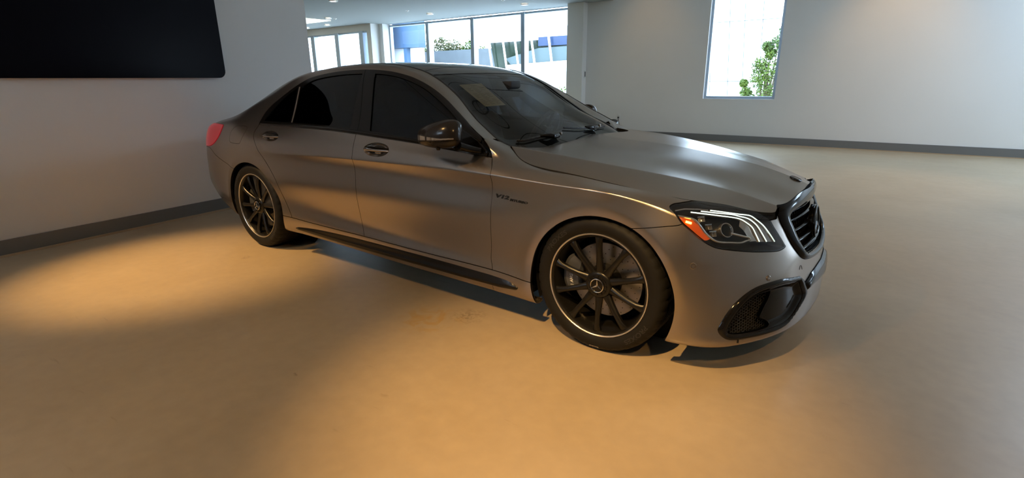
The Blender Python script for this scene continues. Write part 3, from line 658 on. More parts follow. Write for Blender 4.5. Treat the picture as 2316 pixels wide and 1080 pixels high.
for left in SIDES:
    f = lambda P: [flipy(p, left) for p in P]
    h = part('headlight', flange(bowl, .01), LAMPBODY, car, left)
    part('lens_cover', offset(HSK, .0015), CLEAR, h, left)
    edge_band = cut(HSK, lambda V: .007-hl(V)); part('lens_seal', offset(edge_band, .001), GLOSS, h, left)
    for P_ in DRL:
        pp = smooth(on_skin(P_, .013), False, 5); MB().tube(f(pp), .0026, 8).build('daytime_light_strip', LED, h)
        pq = smooth(on_skin(P_, .018), False, 5); MB().tube(f(pq), .0052, 6).build('light_guide', SILVER, h)
    for a_, b_ in ((0, 1), (1, 2)):   # silver fins between the lower ends of the strips
        A1 = smooth(on_skin(DRL[a_][-5:], .020), False, 4); B1 = smooth(on_skin(DRL[b_][-5:], .030), False, 4); n_ = min(len(A1), len(B1))
        G = [[flipy(A1[int(i*(len(A1)-1)/(n_-1))]*(1-t)+B1[int(i*(len(B1)-1)/(n_-1))]*t, left) for t in (0, .25, .5, .75, 1)] for i in range(n_)]
        MB().grid(G).build('reflector_fin', SILVER, h)
    P2 = smooth(on_skin([(.590,.662,.700),(.612,.660,.682),(.628,.652,.655),(.640,.645,.628)], .024), False, 4); P1 = smooth(on_skin([(.583,.643,.726),(.612,.625,.705),(.636,.611,.672),(.664,.606,.625)], .018), False, 4)
    MB().grid([[flipy(P1[i]*(1-t)+P2[i]*t, left) for t in (0,.5,1)] for i in range(len(P1))]).build('reflector_fin', SILVER, h)
    part('turn_signal', offset(ambs, -.012), AMBER, h, left)['label'] = 'amber turn signal'
    q = on_skin([(.400,.874,.737),(.424,.864,.731)], .010); MB().tube(f(q), .0050, 8).build('signal_bulb', AMBULB, h)
    MB().tube(f(smooth(on_skin(CHR, .011), False, 4)), .0048, 8).build('chrome_frame', SILVER, h)
    for p_ in REFL:
        c = np.array(on_skin([p_], .022)[0]); n_ = An(p_); n_ = n_/np.linalg.norm(n_); nn = Vector(flipy(n_, left)); M_ = Matrix.Translation(flipy(c, left)) @ nn.to_track_quat('-Y', 'Z').to_matrix().to_4x4()
        b = MB().lathe([(.0,.012),(.007,.010),(.011,.002),(.013,-.006),(.0145,-.006),(.0145,.014),(0,.014)], 4, M_ @ Matrix.Rotation(math.radians(45), 4, 'Y')); b.build('led_module', SILVER, h, smooth=20)
        MB().box((-.020,-.002,.012),(.016,.004,.016), M_).build('module_brow', CHROME, h)
    c = on_skin([(.560,.722,.694)], .040)[0]; nn = Vector(flipy(An((.56,.722,.694)), left)); M_ = Matrix.Translation(flipy(c, left)) @ nn.to_track_quat('-Y', 'Z').to_matrix().to_4x4()
    MB().lathe([(.0,-.022),(.012,-.020),(.022,-.012),(.027,0),(.027,.006),(.0,.006)], 28, M_).build('projector_lens', CLEARR, h)
    MB().lathe([(.027,.004),(.030,-.004),(.034,-.004),(.036,.01),(.030,.03)], 28, M_).build('projector_ring', SILVER, h)
    s1 = on_skin([(.345,.866,.786),(.372,.820,.789),(.420,.770,.785),(.455,.735,.778)], .016); MB().tube(f(s1), .0045, 6).build('upper_brow', SILVER, h)
# grille
GRI = smooth([(0,.722),(.225,.718),(.330,.712),(.354,.703),(.362,.688),(.358,.660),(.349,.614),(.333,.566),(.312,.528),(.285,.508),(.22,.497),(.1,.489),(0,.487),(-.6,.487),(-.6,.722)], corners=(0,12,13,14)); gri = lambda V: np.minimum(sdf(WZ(V), GRI), V[:,0]-.6)
gsk = cut(nose_full, gro, .001)
rg_ = ring(nose_full, gro, gri, .016, .003)
grille = part('grille_surround', weld(join(flange(rg_, .03), mirrored(flange(rg_, .03)))), GLOSS, car)
inn = cut(nose_full, gri); bk = sink(inn, .06+0*inn.V[:,0]); part('grille_backing', weld(join(flange(bk, .001), mirrored(bk))), MATTE, grille)
wall_ = flange(cut(nose_full, lambda V: np.minimum(gri(V), .004-gri(V))), .06); part('grille_rim', weld(join(wall_, mirrored(wall_))), GLOSS, grille)
def gx(w_, z_):
    d = (inn.V[:,1]-abs(w_))**2+(inn.V[:,2]-z_)**2; i = np.argsort(d)[:4]; k = 1/(d[i]+1e-8); return float((inn.V[i,0]*k).sum()/k.sum())
for z0, wl in ((.668,.352),(.618,.345),(.568,.328),(.522,.300)):
    for dz, th, lift in ((.0085,.0050,.004),(-.0085,.0040,-.002)):
        G = []
        for i in range(33):
            t = -1+2*i/32; w_ = t*wl; bow = (1-t*t); zc = z0+dz*(.35+.9*bow); x = gx(w_, z0)-.016+lift+.010*bow
            sec = [(x,zc+th*.3),(x+.004,zc-th*.2),(x-.002,zc-th),(x-.026,zc-th*.6),(x-.030,zc+th*.5),(x-.012,zc+th)]
            G.append([(a_, w_, b_) for a_, b_ in sec])
        b = MB().grid(G, closev=True); b.add(G[0], [tuple(range(6))]); b.add(G[-1], [tuple(range(6))]); b.build('grille_slat', GLOSS, grille, smooth=60)
for k in range(-9, 10):
    w_ = k*.035; zt, zb = .71, .50+.06*max(0, (abs(w_)-.22)/.1)
    MB().add([(gx(w_,zt)-.035,w_-.0015,zt),(gx(w_,zb)-.035,w_-.0015,zb),(gx(w_,zb)-.035,w_+.0015,zb),(gx(w_,zt)-.035,w_+.0015,zt),(gx(w_,zt)-.045,w_,zt),(gx(w_,zb)-.045,w_,zb)], [(0,1,2,3),(0,4,5,1),(3,2,5,4)]).build('grille_bar', MATTE, grille, smooth=0)
def star(M, R, d, name, material, parent, rw=.10):
    """three-pointed star in a ring; faces -y before M"""
    b = MB(); b.lathe([(R,-d),(R*(1-rw*.5),-d*1.4),(R*(1-rw),-d),(R*(1-rw),0),(R,0)], 40, M, close=True)
    for k in range(3):
        a = math.radians(90+120*k); c, s_ = math.cos(a), math.sin(a); w_ = R*.13
        tip = (R*.95*c, 0, R*.95*s_); L = (-w_*s_*1.0, 0, w_*c); Rr = (w_*s_, 0, -w_*c)
        vs = [Vector((0,-d*1.5,0)), Vector((tip[0],-d,tip[2])), Vector((L[0]+w_*.4*c,-d*.5,L[2]+w_*.4*s_)), Vector((Rr[0]+w_*.4*c,-d*.5,Rr[2]+w_*.4*s_)), Vector((-w_*c*.6,-d*.5,-w_*s_*.6))]
        b.add([M @ v for v in vs], [(0,1,2),(0,3,1),(0,2,4),(0,4,3)])
    return b.build(name, material, parent, smooth=20)
MG = Matrix.Translation((gx(0,.6)+.004,0,.605)) @ Matrix.Rotation(math.radians(90), 4, 'Z') @ Matrix.Rotation(math.radians(-6), 4, 'X')
MB().lathe([(0,-.004),(.085,-.004),(.092,.0),(.092,.02),(0,.02)], 40, MG).build('grille_star_plate', GLOSS, grille)
star(MG @ Matrix.Translation((0,-.005,0)), .088, .006, 'grille_star', mat('dark_chrome', (.10,.10,.10), rough=.15, metal=1), grille)
# lower intakes with mesh and winglet panel
IN_I = smooth(TZ(np.array([(.611,.834,.238),(.623,.809,.297),(.658,.752,.369),(.697,.691,.403),(.760,.555,.420),(.815,.400,.400),(.822,.388,.37),(.838,.372,.315),(.828,.410,.285),(.815,.468,.250),(.792,.530,.230),(.750,.640,.222),(.693,.744,.222),(.629,.820,.225)])), corners=(5,)); ini = lambda V: np.minimum(sdf(TZ(V), IN_I), V[:,0]-.45)
INN = smooth(TZ(np.array([(.611,.834,.240),(.623,.809,.297),(.658,.752,.369),(.697,.691,.400),(.739,.624,.408),(.738,.638,.375),(.726,.671,.328),(.718,.691,.291),(.746,.654,.265),(.755,.644,.239),(.738,.675,.226),(.693,.744,.222),(.629,.820,.225)])), corners=(4,7)); innf = lambda V: sdf(TZ(V), INN)
isk = cut(nose_full, ino, .001)
iring = ring(nose_full, ino, ini, .010, .001)
ip = cut(isk, ini); panel = cut(ip, lambda V: -innf(V)); _t = np.clip(ini(panel.V)/.03, 0, 1); panel = sink(panel, .020*_t*_t*(3-2*_t)+.001)
mz = cut(ip, innf); mback = sink(mz, .05+0*mz.V[:,0]); mwall = flange(cut(mz, lambda V: .004-innf(V)), .05)
def honey(s, d):
    """hexagonal mesh laid over a patch of skin"""
    q = TZ(s.V); b = MB(); x0, x1, z0, z1 = q[:,0].min(), q[:,0].max(), q[:,1].min(), q[:,1].max(); R = .0085; segs = set()
    r = 0; z = z0
    def P(t, z_):
        dd = (q[:,0]-t)**2+(q[:,1]-z_)**2; i = np.argsort(dd)[:3]
        if dd[i[0]] > .006**2: return None
        k = 1/(dd[i]+1e-8); return (s.V[i]*k[:,None]).sum(0)/k.sum()-s.N[i[0]]*d
    while z < z1:
        t = x0+(R*1.5 if r % 2 else 0)
        while t < x1:
            c = [(t+R*math.cos(a)*1.0, z+R*math.sin(a)*.9) for a in [math.radians(60*k) for k in range(6)]]
            for k in range(6):
                a_, b_ = c[k], c[(k+1)%6]; key = tuple(sorted([(round(a_[0],3),round(a_[1],3)),(round(b_[0],3),round(b_[1],3))]))
                if key in segs: continue
                segs.add(key); pa, pb = P(*a_), P(*b_)
                if pa is None or pb is None: continue
                b.tube([pa, pb], .0011, 4, cap=False)
            t += R*3
        z += R*.9*math.sqrt(3)/2; r += 1
    return b
hm = honey(mz, .022)
for left in SIDES:
    o = part('bumper_intake', flange(iring, .02), GLOSS, car, left)
    part('intake_panel', panel, GLOSS, o, left); part('intake_backing', mback, MATTE, o, left); part('intake_wall', mwall, MATTE, o, left)
    k = MB(); k.v = [(p[0], p[1] if left else -p[1], p[2]) for p in hm.v]; k.f = hm.f; k.mi = hm.mi; k.build('intake_mesh', mat('mesh_black', (.02,.02,.022), rough=.4), o, smooth=60)
bl = cut(nose_full, bld); bsw = np.clip(bld(bl.V), 0, .02)/.02
blade = renorm(S(bl.V+bl.N*(.004+.016*np.sin(bsw*np.pi/2))[:,None], bl.N, bl.T))
part('bumper_blade', weld(join(flange(blade, .025), mirrored(flange(blade, .025)))), GLOSS, car)
for (p_, r_) in (((.453,.896,.545),.0155), ((.722,.632,.462),.012)):
    n_ = An(p_)
    for left in SIDES:
        nn = Vector(flipy(n_, left)); c = np.array(p_)+n_*.001; M_ = Matrix.Translation(flipy(c, left)) @ nn.to_track_quat('-Y', 'Z').to_matrix().to_4x4()
        MB().lathe([(0,-.0015),(r_*.55,-.0018),(r_*.62,.0004),(r_*.70,.0004),(r_*.78,-.002),(r_,-.001),(r_*1.02,.003)], 28, M_).build('parking_sensor', PAINT, car)
for left in SIDES:   # tow-eye cover outline
    cc = [(.819+.0,.374+math.cos(a)*.016*(1 if True else 0),.440+math.sin(a)*.026) for a in [math.radians(20+14*i) for i in range(12)]]
    pts = []
    for p_ in cc:
        d = (nose_full.V[:,1]-p_[1])**2+(nose_full.V[:,2]-p_[2])**2 + np.where(nose_full.V[:,0] < .6, 9, 0); i = np.argsort(d)[:4]; w_ = 1/(d[i]+1e-7); q_ = (nose_full.V[i]*w_[:,None]).sum(0)/w_.sum(); pts.append(flipy(np.array([q_[0]+.0008, p_[1], p_[2]]), left))
    MB().tube(pts, .0009, 4).build('tow_eye_cover', MATTE, car)
# bonnet badge
i = int(np.argmin((Hs.V[:,0]-.688)**2+Hs.V[:,1]**2)); bp, bn = Hs.V[i], Hs.N[i]
M_ = Matrix.Translation((bp[0],0,bp[2])) @ Vector((bn[0],0,bn[2])).to_track_quat('-Y', 'Z').to_matrix().to_4x4()
MB().lathe([(0,-.004),(.022,-.0035),(.026,-.001),(.029,-.004),(.0315,-.003),(.032,.002)], 32, M_).build('hood_badge', mat('badge_dark', (.06,.05,.045), rough=.2, metal=.8), car)
# inner shell, wheel housings and floor pan
shB = cut(cut(offset(Bs, -.022), lambda V: dlo(V)*-1-.01), lambda V: np.minimum(arch(1)(V)-.004, arch(0)(V)-.004)); shB = cut(shB, lambda V: 1.02-V[:,2]); shB = cut(shB, lambda V: -.66-V[:,0])
shA = cut(offset(nose_full, -.022), lambda V: np.minimum(np.minimum(-hl(V), -gri(V)), np.minimum(-ini(V), arch(0)(V)-.004)))
shH = cut(offset(Hs, -.030), hp, .01)
sh = join(shB, shA, shH); part('inner_shell', weld(join(sh, mirrored(sh))), MATTE, car)  # black skin added behind the panels to block light and darken gaps
for cx, cz, r in ARCH:
    for k in (-1, 1):
        G = []; b = MB()
        for i in range(33):
            a = math.radians(-20+220*i/32); G.append([(cx+(r+.012)*math.cos(a), k*w_, max(.12, cz+(r+.012)*math.sin(a))) for w_ in (.865,.80,.70,.60)])
        b.grid(G); b.lathe([(0.02,0),(r+.012,0)], 40, Matrix.Translation((cx,k*.60,cz))); b.build('wheel_housing', MATTE, car)
b = MB(); b.box((-4.15,-.70,.27),(-3.56,.70,.30)); b.box((-3.56,-.60,.24),(-2.72,.60,.27)); b.box((-2.72,-.88,.20),(-.42,.88,.24)); b.box((-.42,-.60,.20),(.42,.60,.24)); b.box((.42,-.80,.185),(.66,.80,.21)); b.box((.66,-.52,.185),(.80,.52,.21)); b.build('floor_pan', MATTE, car, smooth=0)
# carbon insert along the sill
SKI = smooth([(-2.615,.252),(-2.55,.266),(-2.31,.285),(-1.9,.296),(-1.217,.293),(-.753,.282),(-.547,.271),(-.480,.252),(-.468,.238),(-.482,.227),(-.631,.219),(-1.126,.221),(-1.668,.226),(-2.200,.230),(-2.549,.240)], corners=(0,))
sk = cut(Bs, lambda V: sdf(NX(V), SKI)); sk = cut(sk, lambda V: -.30-V[:,0])
skA = cut(cut(A, lambda V: sdf(NX(V), SKI)), lambda V: V[:,0]+.60)
d_ = np.clip(sdf(NX(sk.V), SKI), 0, .05); zz = (sk.V[:,2]-.25)/.03
prof = np.clip(d_/.008, 0, 1)*(.006+.010*np.clip(-zz+.4, 0, 1)-.004*np.clip(zz, 0, 1))
skn = renorm(S(sk.V+sk.N*(.001+prof)[:,None], sk.N, sk.T))
both('skirt_insert', flange(skn, .004), CARBON, car, 'glossy carbon insert')
# ---------------------------------------------------------------- lettering
def text_mesh(body, size=1.0, shear=0.0, fat=0.0, extrude=0.0):
    cu = bpy.data.curves.new('t', 'FONT'); cu.body = body; cu.size = size; cu.shear = shear; cu.offset = fat; cu.extrude = extrude; cu.resolution_u = 3
    o = bpy.data.objects.new('t', cu); C.objects.link(o); dg = bpy.context.evaluated_depsgraph_get(); me = bpy.data.meshes.new_from_object(o.evaluated_get(dg))
    V = [tuple(v.co) for v in me.vertices]; F = [tuple(p.vertices) for p in me.polygons]
    bpy.data.objects.remove(o); bpy.data.curves.remove(cu); bpy.data.meshes.remove(me); return V, F
def fit_text(body, w_, h_, **k):
    V, F = text_mesh(body, **k); a = np.array(V); lo = a.min(0); hi = a.max(0); a[:,0] = (a[:,0]-lo[0])/(hi[0]-lo[0])*w_; a[:,1] = (a[:,1]-lo[1])/(hi[1]-lo[1])*h_
    a[:,2] = (a[:,2]-lo[2]); return a, F
BADGE = mat('badge_black', (.008,.008,.008), rough=.25)
wfA = near_w(fender)
for left in SIDES:
    b = MB()
    for body, x0, z0, w_, h_ in (('V12', -.612, .7355, .088, .0205), ('BITURBO', -.519, .7280, .117, .0125)):
        a, F = fit_text(body, w_, h_, size=1, shear=.25, fat=.045, extrude=.02); vs = []
        for p in a:
            tx = x0+p[0]; tz = z0+p[1]-.004*p[0]/.1
            if left: tx = -1.015-tx
            vs.append((tx, (1 if left else -1)*(wfA(tx, tz)+.0005+(.002 if p[2] > .02 else 0)), tz))
        b.add(vs, F)
    b.build('fender_badge', BADGE, car, smooth=0)
# ---------------------------------------------------------------- wheels: local frame has the outer face towards -y
TYRE = mat('tyre_rubber', (.009,.0085,.008), spec=.22, rough=.6, bump=(60,.15)); TLET = mat('tyre_lettering', (.022,.021,.020), rough=.5, spec=.3)
RIMM = mat('rim_black', (.007,.0065,.006), rough=.28, spec=.35); DISC = mat('brake_steel', (.24,.225,.21), rough=.35, metal=.9); CAL = mat('caliper_grey', (.10,.105,.11), rough=.35, metal=.5)
WHITE = mat('white_mark', (.7,.68,.64), rough=.5)
def build_wheel(width=.255, phase=91, caliper=True, car_=None):
    N_ = 200; prof = [(.258,.014),(.268,.002),(.278,-.004),(.295,-.011),(.315,-.013),(.331,-.007),(.343,.004),(.350,.016),(.3540,.030)]
    wy = width; grooves = []
    tread = [(.3555,.045)]
    for c in (.30,.44,.58,.72):
        y = wy*c; tread += [(.3560,y-.006),(.349,y-.004),(.349,y+.004),(.3560,y+.006)]
    tread += [(.3555,wy-.045)]
    full = prof+tread+[(r,wy-y) for r, y in reversed(prof)]
    t = MB(); G = []
    for k in range(N_):
        a = 2*math.pi*k/N_; row = []
        for r, y in full:
            rr = r
            if k % 5 == 0 and r > .340 and (y < wy*.27 or y > wy*.74): rr -= .005
            row.append((rr*math.cos(a), y, rr*math.sin(a)))
        G.append(row)
    t.grid(G, closeu=True)
    r = MB()   # barrel and inner lip
    r.lathe([(.264,.004),(.256,.004),(.250,.012),(.247,.030),(.240,.050),(.236,.12),(.240,wy-.03),(.258,wy-.012),(.262,wy-.02),(.245,wy-.05),(.243,.05),(.256,.02)], 96, close=True)
    for k in range(10):
        a = math.radians(phase+36*k); c, s_ = math.cos(a), math.sin(a); G = []
        for rr, hw, top, dp in ((.050,.0215,.024,.026),(.075,.0195,.022,.030),(.12,.0150,.015,.030),(.17,.0135,.009,.028),(.215,.0145,.006,.028),(.240,.019,.008,.028),(.254,.026,.012,.020)):
            sec = [(-hw,top+.008),(-hw*.62,top+.001),(-hw*.15,top-.001),(hw*.15,top-.001),(hw*.62,top+.001),(hw,top+.008),(hw*.85,top+dp),(-hw*.85,top+dp)]
            G.append([(rr*c-u*s_, y, rr*s_+u*c) for u, y in sec])
        r.grid(G, closev=True)
    r.lathe([(0,.014),(.058,.014),(.066,.018),(.072,.026),(.072,.060),(0,.060)], 60)
    rim = r.build('wheel', RIMM, car, smooth=38)
    tyre = t.build('tire', TYRE, rim, smooth=45)
    MB().lathe([(.2635,-.0015),(.2665,-.0040),(.2700,-.0040),(.2715,-.0005),(.2700,.004),(.2635,.004)], 120, close=True).build('rim_ring', mat('machined_lip', (.62,.58,.54), rough=.3, metal=.9), rim)
    # sidewall writing
    def arc_text(b, body, mid, r0, w_, h_, lift):
        a, F = fit_text(body, w_, h_, size=1, fat=.02, extrude=.01); vs = []
        for p in a:
            rr = r0+p[1]; th = math.radians(mid)-(p[0]-w_/2)/r0; yy = np.interp(rr, [.278,.295,.315,.331,.343], [-.004,-.011,-.013,-.007,.004])
            vs.append((rr*math.cos(th), yy-lift*(1 if p[2] > .01 else -1), rr*math.sin(th)))
        b.add(vs, F)
    for a_ in (-42, 138): b = MB(); arc_text(b, 'PROXES', a_, .297, .150, .024, .0008); b.build('tire_lettering', TLET, rim, smooth=0)
    # hub cap with its star
    h = MB().lathe([(0,.006),(.036,.006),(.040,.0075),(.041,.011),(.050,.012),(.053,.016),(.053,.03)], 48)
    for k in range(12):
        a = math.radians(30*k); h.box((-.004,-.0015,-.0035),(.004,.010,.0035), Matrix.Translation((.047*math.cos(a),.009,.047*math.sin(a))) @ Matrix.Rotation(-a, 4, 'Y'))
    h.build('hub_cap', GLOSS, rim, smooth=30)
    star(Matrix.Translation((0,.006,0)), .0365, .003, 'hub_star', CHROME, rim, rw=.11)
    for k in range(5):
        a = math.radians(phase+18+72*k); MB().lathe([(0,0),(.006,0),(.0075,.004),(.0075,.02)], 10, Matrix.Translation((.062*math.cos(a),.010,.062*math.sin(a)))).build('lug_nut', CHROME if k in (0,1) else RIMM, rim) if k in () else None
    d = MB(); d.lathe([(.088,.108),(.196,.108),(.198,.112),(.198,.138),(.196,.142),(.088,.142)], 72); d.cur = 1; d.lathe([(0,.085),(.070,.085),(.086,.092),(.090,.108)], 48)
    for k in range(36):
        for j, rr in enumerate((.115,.140,.165,.184)):
            a = math.radians(10*k+j*3.3); 
            if (k+j) % 2: continue
            d.lathe([(0,.1074),(.0028,.1074)], 7, Matrix.Translation((rr*math.cos(a),0,rr*math.sin(a))))
    d.build('brake_disc', [DISC, MATTE], rim, smooth=30)
    if caliper:
        c = MB(); G = []
        for i in range(19):
            a = math.radians(143+ (62)*i/18); e = 1-abs(2*i/18-1)**4*.35
            sec = [(.118,.072),(.135,.058),(.205,.055),(.225,.066),(.228,.12),(.20,.16),(.118,.15)]
            G.append([((.17+(rr-.17)*e)*math.cos(a), y, (.17+(rr-.17)*e)*math.sin(a)) for rr, y in sec])
        c.grid(G, closev=True); c.add(G[0], [tuple(range(7))]); c.add(G[-1], [tuple(range(7))]); co = c.build('brake_caliper', CAL, rim, smooth=30)
    return rim
def caliper_text(rim, flip):
    b = MB(); a, F = fit_text('AMG', .050, .018, size=1, shear=.2, fat=.015, extrude=.01); vs = []
    for p in a:
        th = math.radians(192)-(p[0])/.175; rr = .165+p[1]; vs.append((rr*math.cos(th), .0555-(.0012 if p[2] > .01 else 0)-.0004, rr*math.sin(th)))
    b.add(vs, F)
    for k in range(4):
        th = math.radians(196+k*2.2); c_, s_ = math.cos(th), math.sin(th); q = [(.165,0),(.183,.004)]
        b.add([(.165*c_, .0545, .165*s_), (.183*math.cos(th-.015), .0545, .183*math.sin(th-.015)), (.183*math.cos(th-.03), .0545, .183*math.sin(th-.03)), (.165*math.cos(th-.015), .0545, .165*math.sin(th-.015))], [(0,1,2,3)])
    b.build('caliper_lettering', WHITE, rim, smooth=0)
wf_ = build_wheel(.262, 91); caliper_text(wf_, False); wf_.location = (.0, -.925, .355)
b = MB(); vs = []
for (a_, r_) in ((-94,.326),(-85,.326),(-85,.334),(-94,.334)): t_ = math.radians(a_); vs.append((r_*math.cos(t_), -.0108+(.006 if r_ > .33 else 0), r_*math.sin(t_)))
b.add(vs, [(0,1,2,3)]); b.build('tire_paint_mark', WHITE, wf_, smooth=0)
wr_ = build_wheel(.285, 77); wr_.location = (-3.160, -.928, .355)
def dup_tree(o, parent, loc=None, rot=None):
    c = o.copy(); C.objects.link(c); c.parent = parent
    if loc: c.location = loc
    if rot: c.rotation_euler = rot
    for ch in o.children: dup_tree(ch, c)
    return c
dup_tree(wf_, car, (0,.925,.355), (0,0,math.pi)); dup_tree(wr_, car, (-3.160,.928,.355), (0,0,math.pi))
# ---------------------------------------------------------------- door mirrors
MIRM = mat('mirror_carbon', (.022,.018,.016), rough=.2, spec=.35, noise=(350,.35))
ST = [(.925,-.858,.040,1.062,.048),(.945,-.850,.064,1.064,.070),(.985,-.852,.074,1.061,.079),(1.03,-.868,.076,1.055,.075),(1.075,-.895,.070,1.049,.065),(1.11,-.930,.058,1.043,.053),(1.135,-.965,.040,1.038,.037),(1.146,-.985,.018,1.036,.016)]
for left in SIDES:
    k = 1 if left else -1; G = []
    _c, _s = math.cos(math.radians(78 if left else 58)), math.sin(math.radians(78 if left else 58)); _x = -.17 if left else 0
    def fold(x, w_, z): dx, dw = x+.855, (w_-.925)*1.22; return (-.835+_x+dx*_c-dw*_s, k*(.945+dx*_s*.9+dw*_c), z)   # folded back against the door
    us = np.linspace(0, len(ST)-1, 29); STi = spline(range(len(ST)), np.array(ST), us)
    for w_, cx, hx_, cz, hz in STi:
        row = []
        for j in range(28):
            a = 2*math.pi*j/28; ca, sa = math.cos(a), math.sin(a)
            ex = abs(ca)**.75*np.sign(ca); ez = abs(sa)**.8*np.sign(sa)
            xx = cx+(hx_ if ca > 0 else hx_*.55)*ex-.02*(sa > 0)*sa; row.append(fold(xx, w_, cz+hz*ez*(1 if sa > 0 else .95)))
        G.append(row)
    b = MB().grid(G, closev=True); b.add(G[0], [tuple(range(28))]); b.add(G[-1], [tuple(range(28))]); mo = b.build('side_mirror', MIRM, car, smooth=60)
    def face(w_, dz, out=.0015):
        i = np.interp(w_, STi[:,0], np.arange(len(STi))); r_ = STi[int(round(i))]; s_ = np.clip(dz/r_[4], -1, 1); sa = np.sign(s_)*abs(s_)**1.25; ca = math.sqrt(max(0, 1-sa*sa))
        return fold(r_[1]+r_[2]*ca**.75-.02*(sa > 0)*sa+out, w_, r_[3]+dz)
    G = []
    for i in range(25):   # clear indicator strip
        w_ = .955+(1.135-.955)*i/24; t = i/24; lo = -.024+.010*t; hi = lo+.008+.020*max(0, t-.35)**1.0/.65
        G.append([face(w_, lo+(hi-lo)*q, .0025) for q in (0,.25,.5,.75,1)])
    MB().grid(G).build('mirror_indicator', mat('indicator_clear', (.40,.37,.33), rough=.25, metal=.5, coat=.3), mo)
    G = [[face(.935+(1.135-.935)*i/24, -.034+.004*i/24+q, .0015) for q in (0,.003,.006)] for i in range(25)]; MB().grid(G).build('mirror_seam', GLOSS, mo)
    # arm and triangular base
    b = MB(); b.tube([(-.84,k*.975,1.000),(-.825,k*.935,.985),(-.80,k*.895,.972),(-.77,k*.866,.965)], [.026,.026,.024,.020], 12, squash=1.5); b.build('mirror_arm', GLOSS, mo, smooth=60)
    b = MB(); wf2 = near_w(frame); tri_ = [(-.955,.975),(-.712,.955),(-.80,1.02),(-.945,1.08)]; 
    G = []
    for (x, z) in tri_: G.append((x, k*(wf2(x, z)+.002), z))
    G2_ = [(p[0]*.9-.085, p[1]+k*.007, p[2]*.9+.100) for p in G]; b.add(G+G2_, [(4,5,6,7),(0,1,5,4),(1,2,6,5),(2,3,7,6),(3,0,4,7)]); b.build('mirror_sail', GLOSS, mo, smooth=0)
    MB().lathe([(0,-.012),(.009,-.012),(.012,-.006),(.012,.012)], 14, Matrix.Translation((-.93,k*1.035,.990)) @ Matrix.Rotation(math.radians(90), 4, 'X')).build('mirror_camera', GLOSS, mo)
    MB().add([fold(cx_, w_, z_) for cx_, w_, z_ in ((-.905,.94,1.0),(-.905,.94,1.11),(-.975,1.10,1.09),(-.985,1.12,1.02))], [(0,1,2,3)]).build('mirror_glass', mat('mirror_glass', (.6,.62,.65), rough=.02, metal=1), mo, smooth=0)
# ---------------------------------------------------------------- cowl and wipers
b = MB(); G = []
for i in range(41):
    w_ = -.69+1.38*i/40; a = abs(w_); x1 = np.interp(a, [0,.35,.48,.60,.69], [-.505,-.485,-.49,-.52,-.60]); x0 = x1-.10
    G.append([(x0, w_, .955-.01*a), (x0+.04, w_, .962-.02*a), (x1+.03, w_, .972-.03*a)])
b.grid(G); b.build('cowl', MATTE, car)
wsr = cut(ws, lambda V: V[:,0]+1.0); 
def wz(x, y, lift):
    d = (wsr.V[:,0]-x)**2+(wsr.V[:,1]-abs(y))**2; i = np.argsort(d)[:3]; k_ = 1/(d[i]+1e-8); return float((wsr.V[i,2]*k_).sum()/k_.sum())+lift
def wiper(pts, pivot):
    P_ = [(x, y, wz(x, y, .010)) for x, y in smooth(pts, False, 6)]
    b = MB().tube(P_, .0065, 6, squash=.8); o = b.build('wiper', RUBBER, car, smooth=60)
    x, y = pivot; z = wz(x, y, .020); px, py = pts[len(pts)//2]
    MB().tube([(x,y,z),(x-.006,y-.05,z+.006),(px,py,wz(px,py,.018))], [.014,.016,.007], 8, squash=1.2).build('wiper_arm', GLOSS, o, smooth=60)
    MB().box((x-.018,y-.035,z-.012),(x+.018,y+.035,z+.014)).build('wiper_pivot', GLOSS, o, bevel=.006)
    MB().lathe([(0,-.007),(.006,-.006),(.009,.0),(.009,.012)], 12, Matrix.Translation((x+.012,y+.048,z+.008)) @ Matrix.Rotation(math.radians(90), 4, 'X')).build('wiper_nozzle', CHROME, o)
wiper([(-.700,-.62),(-.665,-.58),(-.625,-.48),(-.600,-.38)], (-.575,-.395)); wiper([(-.630,-.20),(-.60,-.10),(-.580,.0),(-.575,.08),(-.59,.30)], (-.565,.10))
# ---------------------------------------------------------------- cabin
LEATHER = mat('seat_leather', (.075,.075,.08), rough=.5, noise=(8,.15)); DASH = mat('dashboard', (.016,.016,.017), rough=.6)
def cushion(name, x0, x1, y0, y1, z0, z1, lean, parent, m=LEATHER):
    b = MB(); G = []; n = 10; mN = 20
    for i in range(n+1):
        t = i/n; zc = z0+(z1-z0)*t; e = (1-abs(2*t-1)**6)**.4*.12+.88 if 0 < t < 1 else .8; row = []
        for j in range(mN):
            a = 2*math.pi*j/mN; ca, sa = math.cos(a), math.sin(a); ex = np.sign(ca)*abs(ca)**.45; ey = np.sign(sa)*abs(sa)**.45
            row.append(((x0+x1)/2+(x1-x0)/2*ex*e-lean*t, (y0+y1)/2+(y1-y0)/2*ey*e, zc))
        G.append(row)
    b.grid(G, closev=True); b.add(G[0], [tuple(range(mN))]); b.add(G[-1], [tuple(range(mN))]); return b.build(name, m, parent, smooth=60)
for x_, ys in ((-1.62, (-.39,.39)), (-2.62, (-.38,.38))):
    for y_ in ys:
        st = cushion('seat', x_-.10, x_+.48, y_-.25, y_+.25, .42, .60, 0, car); cushion('backrest', x_-.14, x_+.02, y_-.24, y_+.24, .58, 1.09, .17, st); cushion('headrest', x_-.30, x_-.21, y_-.13, y_+.13, 1.10, 1.27, .02, st)
b = MB(); G = []
for i in range(31):
    y = -.80+1.6*i/30; e = abs(y)/.8; z = .955-.03*e**2+.025*math.exp(-((y-.38)/.22)**2)
    G.append([(-1.02+.04*e, y*.98, .72), (-1.05+.03*e, y*.98, z-.10), (-1.02, y*.98, z-.035), (-.94, y*.97, z+.010), (-.80, y*.93, z+.012), (-.66, y*.86, z-.005), (-.58, y*.80, .90)])
